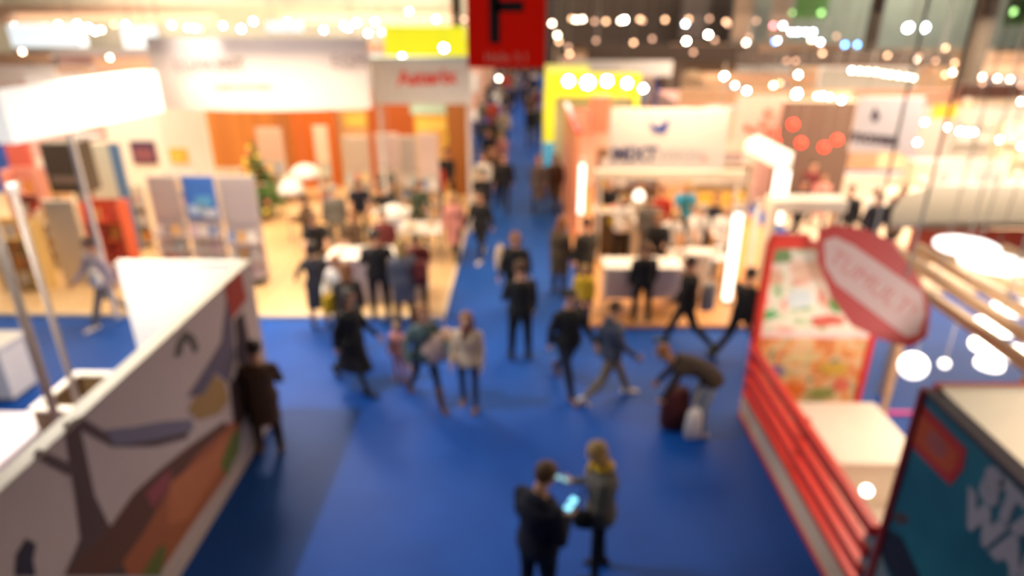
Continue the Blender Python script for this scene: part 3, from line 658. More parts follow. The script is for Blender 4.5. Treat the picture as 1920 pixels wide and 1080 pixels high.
# arched white lamp canopy over the tables
def shade(label, px, py, Y, r, m=None):
    q = AY(px, py, Y); t = thing('pendant_lamp', label, 'lamp', tuple(q))
    MB().lathe(q, [(r, -.12), (r*.96, -.02), (r*.75, .10), (r*.35, .17), (.03, .19)], 24).build('lamp_shade', m or WHITE, t, True)
    MB().tube(q + Vector((0,0,.18)), Vector((q.x, q.y, 11.6)), .006, n=6).build('cord', GREY, t)
    MB().ball(q + Vector((0,0,-.06)), .07, 12).build('bulb', mat('bulb_warm', (1, .85, .6), .4, emit=25), t)
shade('domed white pendant lamp over the round table in the left stand', 738, 398, 14.2, .34)
shade('white pendant lamp near the fir tree', 572, 322, 15.6, .36)
shade('smaller white pendant lamp above and left of the fir tree table', 545, 352, 15.0, .3)
# shop shelves with stacks on the far left (yellow, red and white goods)
def goods_shelf(label, x0, x1, y, h, m, z=.07, rows=4, cols=None):
    RECTS.append((x0, y, x1, y+.42)); t = thing('shop_shelf', label, 'shelf', ((x0+x1)/2, y, z))
    MB().box(x0, y+.38, z, x1, y+.42, z+h).build('back_panel', m, t)
    for x in (x0, x1-.03): MB().box(x, y, z, x+.03, y+.38, z+h).build('side_panel', m, t)
    for k in range(rows): MB().box(x0+.03, y, z+.08+k*(h-.1)/rows, x1-.03, y+.38, z+.11+k*(h-.1)/rows).build('shelf', m, t)
    n = max(1, min(cols or 99, int((x1-x0-.1)/.24)))
    for k in range(rows):
        for j in range(n):
            add_book((x0+.08+(x1-x0-.16)*(j+.5)/n, y+.08, z+.122+k*(h-.1)/rows), -.15, 0, 'book facing out on the %s' % ' '.join(label.split()[:8]), 'books on the %s' % ' '.join(label.split()[:8]), random.choice(goods_shelf.pal), 1.15)
YM = [mat('g_yel', (.85,.55,.08), .5), mat('g_or', (.85,.35,.08), .5), mat('g_wh', (.85,.78,.66), .5), mat('g_red', (.75,.10,.06), .5)]
goods_shelf.pal = YM[:3]
a = AY(0, 450, 12.6); goods_shelf('low yellow shop shelf at the left edge of the picture', a.x-.3, AY(58, 450, 12.6).x, 12.6, 1.5, mat('g_shelf', (.75,.52,.20), .5))
goods_shelf.pal = YM[1:]
goods_shelf('red and white shop shelf under the red wall', AY(0, 330, 14.2).x, AY(60, 330, 14.2).x, 14.2, 2.2, mat('g_shelf2', (.80,.35,.28), .5))
for i, (lab, p0, p1, py, Y, h) in enumerate(LATER):
    goods_shelf.pal = [YM[2], BOOKC[7], YM[0], YM[1], BOOKC[1], WHITE]
    goods_shelf(lab, AY(p0, py, Y).x, AY(p1, py, Y).x, Y, h, [CREAM, mat('g_peach', (.78,.50,.34), .5), WOOD, WHITE, CREAM][i], rows=3, cols=4)
goods_shelf.pal = [YM[3], YM[3], YM[1]]
goods_shelf('red and orange shop shelf behind the person in lilac', AY(150, 400, 13.2).x, AY(222, 400, 13.2).x, 13.2, 1.75, mat('g_shelf3', (.70,.12,.05), .5), cols=3)
goods_shelf.pal = [YM[0], YM[2], BOOKC[7]]
goods_shelf('cream shop shelf left of the red and orange one', AY(70, 420, 14.0).x, AY(150, 420, 14.0).x, 14.0, 1.35, CREAM)
# ------------------------------------------------------------------ right stand beside the aisle
RX0 = 1.22
oak2 = plank_mat('orange_planks', (.82, .42, .16), (.74, .36, .12))
rf = thing('stand_platform', 'orange wooden stand floor right of the aisle', 'platform', (4, 17, 0))
MB().box(RX0+.05, 11.25, 0, 6.6, 22, .07).build('boards', oak2, rf)
MB().box(RX0, 11.2, 0, 6.6, 11.25, .075).box(RX0, 11.25, 0, RX0+.05, 22, .075).build('edge_strip', mat('orange_trim', (.75,.36,.18), .5), rf)
# wall along the aisle: salmon board with a narrow white glowing column at its near end
sw_ = thing('aisle_wall', 'salmon orange side wall running along the right edge of the aisle', 'partition wall', (1.35, 19, 0))
MB().box(1.30, 16.4, .07, 1.42, 21.6, 2.75).build('panel', mat('salmon', (.80, .30, .16), .5), sw_)
MB().box(1.28, 16.38, 2.75, 1.44, 21.62, 2.82).build('top_rail', RED, sw_)
TUBE = mat('light_tube', (1, .98, .93), .4, emit=2.6, ecol=(1, .96, .86))
def light_column(label, px, pyt, pyb, w_, z0=.07, m=None):
    b = G(px, pyb, z0); t = thing('light_column', label, 'light column', tuple(b))
    top = AY(px, pyt, b.y).z
    MB().rbox(b.x-w_/2-.03, b.y-.03-w_/2, z0, b.x+w_/2+.03, b.y+w_/2+.03, z0+.06, .01).build('base', GREY, t)
    MB().rbox(b.x-w_/2, b.y-w_/2, z0+.06, b.x+w_/2, b.y+w_/2, top, .03).build('glowing_body', m or TUBE, t)
    MB().rbox(b.x-w_/2-.01, b.y-w_/2-.01, top, b.x+w_/2+.01, b.y+w_/2+.01, top+.12, .02).build('cap', LGREY, t)
light_column('tall glowing white column standing beside the salmon aisle wall', 1084, 305, 402, .26)
light_column('tallest glowing white column, on the orange floor next to the red framed stand', 1362, 398, 566, .15)
light_column('shorter dim cream column behind the tall glowing one near the red framed stand', 1402, 385, 520, .10, m=mat('cream_faint_glow', (.85,.80,.70), .4, emit=.35))  # cream column, its brightness put in as a faint glow
light_column('bright glowing block column under the white slanted canopy', 1452, 318, 420, .30)
cn = [G(1398, 272, 2.7), G(1420, 264, 2.7), G(1482, 296, 2.7), G(1478, 312, 2.7)]
t = thing('canopy_beam', 'slanted white canopy beam above the glowing block column', 'canopy', tuple(cn[0]))
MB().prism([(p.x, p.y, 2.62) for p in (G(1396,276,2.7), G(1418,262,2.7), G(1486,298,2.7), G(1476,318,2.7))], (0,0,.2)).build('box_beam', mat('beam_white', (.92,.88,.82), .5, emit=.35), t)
# hanging white banner with a blue winged mark
a = AY(1140, 318, 13.6); b = AY(1356, 318, 13.6); zt = AY(1140, 204, 13.6).z
hb_ = thing('hanging_banner', 'white rectangular hanging banner with a navy winged mark and navy lettering', 'banner', ((a.x+b.x)/2, 13.6, a.z))
MB().rbox(a.x, 13.6, a.z, b.x, 13.66, zt, .01).build('fabric_panel', mat('banner_cool', (.74,.70,.68), .7), hb_)
def pl(pts, Y, out=.004): return [AY(px, py, Y) for px, py in pts]
BLM = mat('mark_blue', (.04,.08,.34), .5)
MB().prism(pl([(1217,222),(1224,232),(1232,238),(1243,230),(1256,222),(1252,240),(1248,249),(1232,250),(1222,243)], 13.59), (0,-.008,0)).build('winged_mark', BLM, hb_)
q = AY(1190, 290, 13.59); text_mesh('lettering', 'MIXT', .40, NAVY, (q.x, 13.592, q.z), (PI/2, 0, 0), hb_, .005, .012)
q = AY(1278, 291, 13.59); text_mesh('lettering', 'VISION', .30, mat('pale_print', (.34,.32,.42), .6), (q.x-.02, 13.592, q.z), (PI/2, 0, 0), hb_, .004, -.004)
q = AY(1321, 298, 13.59); MB().lathe((q.x, 13.592, q.z), [(.05, 0), (.05, .006)], 14, 0, Rx(PI/2)).build('red_dot', mat('dot_red', (.8,.35,.3), .5), hb_)
for x in (a.x+.2, b.x-.2): MB().tube((x, 13.63, zt), (x, 13.63, 11.6), .01).build('hanging_wire', GREY, hb_)
beam = thing('fascia_beam', 'cream fascia beam behind the lower edge of the white hanging banner', 'beam', (3, 14.4, 2.5))
a = AY(1115, 330, 14.6); b = AY(1400, 330, 14.6)
MB().rbox(a.x, 14.6, a.z-.08, b.x, 14.8, a.z+.12, .02).build('beam_body', CREAM, beam)
for x in (a.x+.15, b.x-.15): MB().tube((x, 14.7, .07), (x, 14.7, a.z-.08), .045, n=12).build('support_post', CREAM, beam)
# counters on the orange floor
def px_counter(label, p0, p1, pyt, pyb, h, top, body, depth=.6):
    a = G(p0, pyb, .07); b = G(p1, pyb, .07); return counter('display_counter', label, a.x, a.y, b.x, a.y+depth, h, top, body, z0=.07) 
def counter(name, label, x0, y0, x1, y1, h, top, body, cat='counter', over=.04, group=None, z0=0.0, legs=0):
    RECTS.append((x0, y0, x1, y1)); t = thing(name, label, cat, ((x0+x1)/2, (y0+y1)/2, z0), 0, group)
    MB().rbox(x0, y0, z0+h-.05, x1, y1, z0+h, .015).build('countertop', top, t)
    if legs:
        MB().rbox(x0+over, y0+over, z0+.34, x1-over, y1-over, z0+h-.05, .01).build('front_panel', body, t)
        for x in (x0+.08, x1-.08):
            for y in (y0+.08, y1-.08): MB().tube((x, y, z0), (x, y, z0+.34), .02, n=8).build('leg', GREY, t)
    else:
        MB().rbox(x0+over, y0+over, z0+.06, x1-over, y1-over, z0+h-.05, .01).build('front_panel', body, t)
        MB().box(x0+over+.03, y0+over+.03, z0, x1-over-.03, y1-over-.03, z0+.06).build('plinth', DGREY, t)
    return t
a = G(1128, 592, .07); b = G(1198, 592, .07)
BW = mat('bright_top', (.92,.88,.82), .35)
counter('display_counter', 'left white counter with a greyish front on thin legs on the orange floor', a.x, a.y, b.x+.05, a.y+.62, 1.0, BW, mat('warm_grey', (.72,.63,.56), .5), z0=.07, legs=1)
a = G(1212, 592, .07); b = G(1272, 592, .07)
counter('display_counter', 'right white counter with a white front on thin legs on the orange floor', a.x, a.y, b.x+.02, a.y+.62, 1.0, BW, WHITE, z0=.07, legs=1)
a = G(1285, 560, .07); b = G(1330, 560, .07)
counter('display_counter', 'narrow cream counter behind the person in black with the pale bag', a.x, a.y, b.x, a.y+.4, .98, BW, CREAM, z0=.07)
a = G(1110, 480, .07); b = G(1180, 480, .07)
bc = counter('book_counter', 'dark counter with a mustard band below the glowing column', a.x, a.y, b.x, a.y+.55, 1.1, CREAM, mat('umber', (.10,.06,.03), .5), z0=.07)
MB().box(a.x+.35, a.y+.01, .86, b.x-.03, a.y+.038, 1.03).build('mustard_band', mat('mustard', (.62,.42,.02), .5), bc)
a = G(1190, 478, .07); RECTS.append((a.x-.3, a.y-.2, a.x+.14, a.y+.2)); MB().rbox(a.x-.14, a.y-.1, .07, a.x+.14, a.y+.2, 1.45, .02).build('plinth_column', CREAM); o = bpy.data.objects['plinth_column']; tag(o, 'square cream plinth column right of the dark counter', 'column')
MB().lathe((a.x, a.y+.05, 1.45), [(.1, 0), (.13, .05), (.13, .12), (.06, .2), (.02, .22)], 16).build('globe_lamp', mat('globe_glow', (1,.92,.8), .4, emit=2.2), None, True); tag(bpy.data.objects['globe_lamp'], 'small glowing lamp on the square cream plinth column', 'lamp')
goods_shelf.pal = [BOOKC[0], BOOKC[1], YM[0], BOOKC[5]]
goods_shelf('tall brown bookshelf below the white hanging banner', 1.95, 3.6, 17.2, 2.1, mat('shelf_brown', (.28,.15,.07), .5))
goods_shelf('cream bookshelf at the right of the orange floor', 4.6, 6.2, 17.6, 2.2, CREAM)
goods_shelf.pal = [YM[0], YM[1], BOOKC[8]]
goods_shelf('low golden bookshelf behind the crowd on the orange floor', 4.0, 5.2, 15.8, 1.3, mat('shelf_gold', (.65,.38,.08), .5))
table('white table covered with white papers in the right stand', 3.1, 12.75, 4.3, 13.45)
wall('beige back wall of the right stand', 1065, 1420, 21.6, .07, 2.6, mat('beige_wall', (.70, .56, .46), .5), rim=RED)
wall('red lettered wall stub above the white hanging banner', 1105, 1140, 20.8, 2.0, 3.1, mat('coral', (.8,.20,.12), .5))
# stacks of white papers and books lying on tables
def stack(x, y, z, n, label, group):
    for i in range(n): add_book((x+random.uniform(-.02,.02), y, z+.036*(i+1)), -PI/2, random.uniform(-.4,.4)*0, label, group)
for i, (x, y, z) in enumerate(((3.3,13.0,.83),(3.6,13.1,.83),(3.95,13.0,.83),(4.15,13.2,.83))): stack(x, y-.1, z, 3, 'book in one of the low stacks on the white table of the right stand', 'stacked books in the right stand')
for i, (x, y, z) in enumerate(((-3.4,14.7,.83),(-3.0,14.8,.83),(-2.6,14.7,.83),(-2.2,14.9,.83))): stack(x, y-.1, z, 2, 'book in one of the low stacks on the paper covered table', 'stacked books in the left stand')
for i, x in enumerate((-3.7,-3.3,-2.9,-2.5,-2.15)): add_book((x, 12.35+.06*(i%2), 1.056), -PI/2, 0, 'book lying flat on the long white counter', 'books on the long counter')
a = G(1120, 480, .07)
for i in range(5): add_book((a.x+.15+i*.2, a.y+.2, 1.206), -PI/2, 0, 'book lying flat on the dark counter with the mustard band', 'books on the dark counter')
# yellow glowing stand down the aisle
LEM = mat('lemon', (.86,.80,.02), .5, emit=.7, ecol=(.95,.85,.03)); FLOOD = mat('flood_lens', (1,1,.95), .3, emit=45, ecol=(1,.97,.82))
ys = thing('yellow_stand', 'lemon yellow glowing stand with a row of floodlights on its fascia, right of the aisle', 'exhibition stand', (2.5, 24, 0))
YY = 23.0; a = AY(1022, 182, YY); b = AY(1200, 182, YY); zt = AY(1060, 138, YY).z
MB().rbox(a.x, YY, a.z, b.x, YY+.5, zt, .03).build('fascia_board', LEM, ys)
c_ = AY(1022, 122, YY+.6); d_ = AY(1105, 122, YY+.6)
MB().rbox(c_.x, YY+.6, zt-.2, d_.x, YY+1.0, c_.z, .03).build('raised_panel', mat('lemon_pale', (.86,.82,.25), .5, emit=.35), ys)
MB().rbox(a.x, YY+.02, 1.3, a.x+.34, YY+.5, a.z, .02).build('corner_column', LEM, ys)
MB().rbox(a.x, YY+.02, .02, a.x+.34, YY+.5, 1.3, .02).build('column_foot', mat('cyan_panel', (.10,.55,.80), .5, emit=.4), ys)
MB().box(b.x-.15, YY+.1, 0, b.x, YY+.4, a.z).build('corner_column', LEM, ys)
MB().box(a.x, YY+2.2, 0, b.x, YY+2.3, a.z).build('back_wall', mat('warm_white', (.85,.72,.5), .5), ys)
for px, py, r in ((1066,152,.14),(1102,155,.18),(1138,152,.14),(1176,156,.12),(1206,166,.09)):
    q = AY(px, py, YY-.25); f = MB().lathe(q, [(r*.4,-.22),(r,-.03),(r,0)], 16, 0, Rx(PI/2+.25)).build('floodlight_housing', BLACK, ys)
    MB().lathe(q, [(r*.92, 0), (r*.9, .012)], 16, 0, Rx(PI/2+.25)).build('floodlight_lens', FLOOD, f)
# yellow lit wall beyond the left stand
YY = 29.0; a = AY(722, 102, YY); b = AY(874, 102, YY); zt = AY(722, 50, YY).z
t = thing('yellow_stand', 'lemon yellow glowing wall beyond the left stand, cut by a grey pillar', 'exhibition stand', ((a.x+b.x)/2, YY, 0))
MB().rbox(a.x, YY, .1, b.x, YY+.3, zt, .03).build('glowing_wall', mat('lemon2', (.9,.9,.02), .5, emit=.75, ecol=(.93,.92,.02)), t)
MB().box(a.x-.1, YY-.05, 0, b.x+.1, YY+.4, .1).build('plinth', GREY, t)
# white hanging square sign with dark mark (far right)
YY = 14.5; a = AY(1592, 285, YY); b = AY(1712, 285, YY); zt = AY(1592, 182, YY).z
ms = thing('hanging_sign', 'white square hanging sign with a dark drop mark and dark lowercase lettering', 'sign', ((a.x+b.x)/2, YY, a.z))
MB().rbox(a.x, YY, a.z, b.x, YY+.08, zt, .01).build('board', mat('sign_rose', (.80,.70,.67), .6), ms)
DK = mat('dark_print', (.09,.06,.07), .5)
q = AY(1640, 258, YY); text_mesh('lettering', 'moses.', .40, DK, (q.x, YY-.008, q.z), (PI/2, .10, 0), ms, .005, .012)
MB().prism(pl([(1641,200),(1647,212),(1649,220),(1644,228),(1637,228),(1633,220),(1635,212)], YY-.002), (0,-.008,0)).build('drop_mark', DK, ms)
for x in (a.x+.15, b.x-.15): MB().tube((x, YY+.04, zt), (x, YY+.04, 11.6), .01).build('hanging_wire', GREY, ms)
# ------------------------------------------------------------------ red framed stand (near right)
XR = 3.3
pw = thing('poster_wall', 'red framed poster wall with two bright colourful picture panels facing the gallery', 'partition wall', (4.2, 8.4, 0))
px1 = G(1592, 760).x
zt = 2.72
m = MB(); fr = .09
for (x0, z0_, x1, z1_) in ((XR, 0, XR+fr, zt), (px1-fr, 0, px1, zt), (XR+fr, zt-fr, px1-fr, zt), (XR+fr, 0, px1-fr, .07)): m.rbox(x0, 8.36, z0_, x1, 8.50, z1_, .012)
m.build('frame', RED, pw)
MB().rbox(XR+.02, 8.37, zt, XR+.55, 8.49, zt+.10, .03).build('arched_top', RED, pw)
zc = 1.28
def print_mat(name, stops, sc):
    m = bpy.data.materials.new(name); m.use_nodes = True; nt = m.node_tree; b = nt.nodes['Principled BSDF']; b.inputs['Roughness'].default_value = .45
    tc = nt.nodes.new('ShaderNodeTexCoord'); n = nt.nodes.new('ShaderNodeTexNoise'); n.inputs['Scale'].default_value = sc; n.inputs['Detail'].default_value = 3; n.inputs['Distortion'].default_value = .6
    r = nt.nodes.new('ShaderNodeValToRGB'); e = r.color_ramp.elements; e[0].position = stops[0][0]; e[0].color = (*stops[0][1], 1); e[1].position = stops[-1][0]; e[1].color = (*stops[-1][1], 1)
    for p_, c_ in stops[1:-1]: x_ = e.new(p_); x_.color = (*c_, 1)
    nt.links.new(tc.outputs['Object'], n.inputs['Vector']); nt.links.new(n.outputs['Fac'], r.inputs[0]); nt.links.new(r.outputs[0], b.inputs['Base Color']); return m
PIC_UP = print_mat('picture_upper', [(.30,(.10,.32,.12)),(.42,(.60,.66,.45)),(.50,(.84,.78,.70)),(.58,(.80,.58,.46)),(.68,(.62,.12,.08)),(.75,(.80,.78,.72))], 3.2)
PIC_LO = print_mat('picture_lower', [(.30,(.12,.10,.30)),(.40,(.40,.36,.12)),(.48,(.78,.60,.36)),(.56,(.80,.36,.12)),(.66,(.62,.16,.05)),(.75,(.80,.66,.45))], 3.6)
up = MB().box(XR+fr, 8.40, zc+.09, px1-fr, 8.46, zt-fr).build('upper_picture', PIC_UP, pw)
MB().box(XR+fr, 8.385, zc, px1-fr, 8.40, zc+.09).build('divider', mat('pink_white2', (.85,.66,.66), .5), pw)
lo = MB().box(XR+fr, 8.40, .07, px1-fr, 8.46, zc).build('lower_picture', PIC_LO, pw)
def blob_on(nm, px, py, rx, ry, c, Y=8.4, k=0, par=pw, n=14):
    q = AY(px, py, Y); pts = []
    for i in range(n):
        a = 2*PI*i/n; f = random.uniform(.75, 1.15)
        pts.append((q.x + rx*f*math.cos(a), Y-.001-.002*k, q.z + ry*f*math.sin(a)))
    MB().prism(pts, (0, -.003, 0)).build(nm, mat('%s_%d' % (nm, k) + '%.2f' % c[0], c, .5), par)
PB = [('printed_shape',1460,480,.16,.08,(.30,.42,.22)),('printed_shape',1520,505,.22,.10,(.82,.62,.50)),('printed_shape',1450,520,.12,.09,(.78,.55,.42)),('printed_shape',1580,560,.16,.14,(.25,.50,.22)),('printed_shape',1440,590,.12,.06,(.25,.55,.30)),('printed_shape',1500,560,.14,.12,(.72,.78,.80)),('printed_shape',1550,600,.20,.07,(.70,.25,.20)),
      ('printed_shape',1450,695,.14,.07,(.35,.30,.50)),('printed_shape',1480,730,.20,.10,(.85,.33,.10)),('printed_shape',1560,690,.18,.08,(.75,.55,.15)),('printed_shape',1540,735,.18,.07,(.42,.45,.18)),('printed_shape',1500,670,.24,.05,(.82,.72,.45)),('printed_shape',1575,720,.10,.08,(.80,.30,.22))]
for k, (nm, px, py, rx, ry, c) in enumerate(PB): blob_on(nm, px, py, rx*1.25, ry*1.45, tuple(v**1.5 for v in c), k=k)
# red slatted fence with a cream kick board, along the aisle
fe = thing('slatted_fence', 'low fence of red rails above a cream kick board right of the blue carpet', 'fence', (XR, 6.5, 0))
fy0, fy1 = 4.78, 8.36
MB().rbox(XR-.04, fy0, .04, XR+.04, fy1, .36, .01).build('kick_board', mat('kick_cream', (.80,.66,.52), .5), fe)
MB().rbox(XR-.06, fy0, 0, XR+.06, fy1, .05, .01).build('bottom_rail', RED, fe)
for z0_, z1_ in ((.36,.43),(.55,.66),(.80,.91),(1.06,1.18)):
    MB().rbox(XR-.05, fy0, z0_, XR+.05, fy1, z1_, .012).build('rail', RED, fe)
for yy in (fy0+.03, 6.55, fy1-.06): MB().box(XR+.045, yy-.03, 0, XR+.09, yy+.03, 1.16).build('post', DKRED, fe)
# teal kiosk wall with emblem and lettering
kz = 2.72; kw = thing('kiosk_wall', 'teal printed kiosk wall with a red square emblem and white lettering', 'partition wall', (XR, 3, 0))
TEAL = bpy.data.materials.new('teal_print'); TEAL.use_nodes = True; nt = TEAL.node_tree; bs = nt.nodes['Principled BSDF']
tc = nt.nodes.new('ShaderNodeTexCoord'); nz = nt.nodes.new('ShaderNodeTexNoise'); nz.inputs['Scale'].default_value = 1.1; nz.inputs['Detail'].default_value = 2
rp = nt.nodes.new('ShaderNodeValToRGB'); rp.color_ramp.elements[0].color = (.008,.13,.22,1); rp.color_ramp.elements[1].color = (.03,.25,.35,1); rp.color_ramp.elements[0].position = .35; rp.color_ramp.elements[1].position = .7
nt.links.new(tc.outputs['Object'], nz.inputs['Vector']); nt.links.new(nz.outputs['Fac'], rp.inputs[0]); nt.links.new(rp.outputs[0], bs.inputs['Base Color']); bs.inputs['Roughness'].default_value = .4
ky1 = 4.72
MB().box(XR, -.4, 0, XR+.10, ky1-.08, kz-.02).build('panel', TEAL, kw)
MB().rbox(XR-.03, ky1-.09, 0, XR+.12, ky1, kz+.01, .02).build('corner_post', DKRED, kw)
MB().box(XR-.02, -.4, kz-.02, XR+.12, ky1-.09, kz+.02).build('top_rail', mat('rail_dark', (.05,.04,.06), .5), kw)
def onXR(pts, k): return [AX(px, py, XR-.001) for px, py in pts]
def xr(nm, pts, c, k): MB().prism(onXR(pts, k), (-.002-.002*k, 0, 0)).build(nm, mat('xr_'+nm, c, .5), kw)
xr('emblem', [(1712,770),(1728,756),(1812,842),(1806,880),(1782,910),(1706,834)], (.62,.035,.02), 1)
xr('emblem_border', [(1717,790),(1730,777),(1798,850),(1792,876),(1778,889),(1712,826)], (.70,.12,.02), 2)
q = AX(1758, 833, XR); MB().prism([(XR-.001, q.y+.13*math.cos(2*PI*i/20), q.z+.085*math.sin(2*PI*i/20)) for i in range(20)], (-.009,0,0)).build('emblem_oval', mat('emb_pink', (.50,.14,.12), .5), kw)
xr('dark_shape', [(1650,985),(1690,1005),(1722,1075),(1735,1120),(1690,1120),(1655,1045)], (.012,.016,.03), 1)
xr('pale_shape', [(1608,1080),(1622,1000),(1640,985),(1655,1050),(1680,1120),(1610,1120)], (.22,.28,.33), 1)
xr('brown_shape', [(1668,968),(1690,960),(1706,975),(1690,985)], (.10,.06,.05), 2)
WL = mat('white_lettering', (.48,.52,.64), .5)
q = AX(1868, 905, XR)
text_mesh('lettering', 'STAR', .34, WL, (XR-.004, q.y-.30, q.z-.06), (PI/2, 0, -PI/2), kw, .004, .028)
text_mesh('lettering', 'WARS', .34, WL, (XR-.004, q.y-.30, q.z-.36), (PI/2, 0, -PI/2), kw, .004, .028)
bw = thing('kiosk_back_wall', 'cream topped back wall of the kiosk behind the teal panel', 'partition wall', (5.5, ky1, 0))
MB().box(XR+.12, ky1-.08, 0, 8.5, ky1, kz-.02).build('panel', CREAM, bw)
MB().box(XR+.12, ky1-.10, kz-.02, 8.5, ky1-.04, kz+.04).build('top_rail', CREAM, bw)
MB().box(XR+.12, ky1-.04, kz-.02, 8.5, ky1+.03, kz+.03).build('rear_trim', RED, bw)
tag(MB().rbox(XR+.12, 2.4, 0, 8.5, ky1-.12, .05, .01).build('kiosk_floor', mat('kiosk_wood', (.62,.45,.28), .5, vary=.2)), 'tan floor inside the teal kiosk', 'floor panel')
counter('kiosk_counter', 'tan counter inside the teal kiosk at the lower right corner', 3.9, 3.3, 5.2, 3.9, 1.05, WOOD, mat('kiosk_tan', (.62,.36,.18), .5))
# table and platform in the red framed stand
tag(MB().rbox(XR+.10, 4.80, 0, px1, 8.34, .05, .01).build('stand_mat', mat('putty', (.66,.56,.47), .6)), 'putty coloured floor mat behind the red rails', 'floor mat')
counter('display_counter', 'wide pale counter behind the red rails below the poster wall', XR+.35, 6.3, 4.75, 7.6, .72, mat('putty_top', (.70,.60,.50), .5), CREAM)
q = G(1625, 920, .9)
t = thing('table_lamp', 'small glowing round lamp behind the red rails near the teal kiosk', 'lamp', (q.x, q.y, .05))
MB().ball(q, .055, 14).build('globe', mat('globe_w', (1,.95,.85), .4, emit=10), t, True); MB().tube((q.x,q.y,.07), q, .012).build('stem', GREY, t); MB().lathe((q.x,q.y,.05), [(.12,0),(.12,.02),(.02,.03)], 16).build('base', GREY, t)
MB().rbox(px1, 8.38, 0, 9.5, 8.46, .03, .005).build('pink_light_strip', mat('magenta_glow', (.85,.05,.35), .5)); tag(bpy.data.objects['pink_light_strip'], 'pink lighting coloured as a strip on the blue carpet right of the poster wall', 'painted light')  # pink edge lighting put into the colour of the strip
# octagonal red sign on a pole
def octo():
    YC = 5.9; cx = AY(1640, 530, YC)
    t = thing('octagonal_sign', 'stretched octagonal red sign with a pale band hanging over the red framed stand', 'sign', tuple(cx))
    P_ = [(1534,432),(1560,420),(1625,430),(1672,452),(1722,520),(1745,580),(1738,632),(1706,652),(1650,636),(1596,610),(1558,555),(1532,488)]
    # a tilted board: lies in a plane leaning back; taken from its true corners
    n = Vector((-.55, -.75, .35)).normalized()
    def onp(px, py):
        d = ray(px, py); s = (cx - Vector((0,0,CAM_H))).dot(n)/d.dot(n); return Vector((0,0,CAM_H)) + d*s
    MB().prism([onp(*p) for p in P_], -n*.09).build('board', mat('octo_red', (.50,.035,.03), .45), t)
    B_ = [(1545,452),(1566,444),(1600,460),(1728,548),(1735,590),(1722,628),(1700,632),(1568,532),(1548,500)]
    MB().prism([onp(*p) + n*.002 for p in B_], n*.006).build('pale_band', mat('octo_pale', (.62,.40,.38), .5), t)
    c0, c1 = onp(1560, 480), onp(1712, 590); ux = (c1-c0).normalized(); uy = n.cross(ux).normalized()
    if uy.z < 0: uy = -uy
    R = Matrix((ux, uy, n)).transposed()
    mid = (c0+c1)/2 + n*.010
    text_mesh('lettering', 'TUMULT!', .22, mat('octo_text', (.56,.18,.16), .5), mid, R.to_euler(), t, .003, .0)
    e = onp(1640, 440)
    MB().tube(e, (e.x, e.y, 11.6), .012).build('hanging_wire', GREY, t)
    e = onp(1700, 520); MB().tube(e, (e.x, e.y, 11.6), .012).build('hanging_wire', GREY, t)
octo()
# pergola: pale wooden beams over the right hand stand
pg = thing('pergola', 'open pergola roof of pale parallel wooden beams beside the octagonal sign', 'pergola', (6, 7, 0))
WB = mat('beam_wood', (.66,.44,.25), .5, vary=.15)
for i in range(12):
    X = 4.5 + .37*i; MB().rbox(X-.04, 5.0, 2.62, X+.04, 8.3, 2.74, .008).build('roof_beam', WB, pg)
MB().rbox(5.2, 8.18, 2.5, 9.2, 8.28, 2.62, .01).build('cross_beam', WB, pg); MB().rbox(4.4, 5.0, 2.5, 9.2, 5.1, 2.62, .01).build('cross_beam', WB, pg)
for x, y in ((5.3, 8.23), (9.1, 8.23), (9.1, 5.05)): MB().tube((x, y, 0), (x, y, 2.5), .05, n=12).build('post', WB, pg)
# glowing discs and globes
DISC = mat('disc_glow', (1,1,.98), .4, emit=2.4, ecol=(1,.98,.95))
def glow_disc(label, px, py, z, r):
    q = G(px, py, z); t = thing('disc_lamp', label, 'lamp', tuple(q))
    MB().lathe(q, [(r*.96, -.03), (r, -.01), (r, .02), (r*.9, .035)], 28).build('glowing_disc', DISC, t, True)
    MB().tube(q + Vector((0,0,.03)), (q.x, q.y, 11.6), .006, n=6).build('cord', GREY, t)
glow_disc('large flat glowing disc lamp, upper of the overlapping pair', 1812, 462, 3.3, .30)
glow_disc('large flat glowing disc lamp, lower of the overlapping pair', 1862, 492, 2.85, .36)
glow_disc('glowing disc lamp at the right edge above the others', 1905, 578, 2.3, .24)
glow_disc('glowing disc lamp left of the cluster between the beams', 1868, 612, 2.3, .22)
glow_disc('glowing disc lamp in the lower row of the cluster', 1858, 650, 2.2, .20)
glow_disc('glowing disc lamp lowest in the cluster beside the kiosk', 1855, 683, 2.1, .13)
glow_disc('glowing disc lamp at the picture edge beside the kiosk', 1908, 665, 2.2, .2)
def globe(label, px, py, Y, r):
    q = AY(px, py, Y); t = thing('globe_lamp', label, 'lamp', tuple(q))
    MB().ball(q, r, 20).build('globe', DISC, t, True); MB().tube(q+Vector((0,0,r*.9)), (q.x, q.y, 11.6), .006, n=6).build('cord', GREY, t)
globe('big glowing white globe lamp just below the octagonal sign', 1712, 686, 6.6, .15)
globe('small glowing white globe lamp right of the big one', 1771, 682, 6.8, .055)
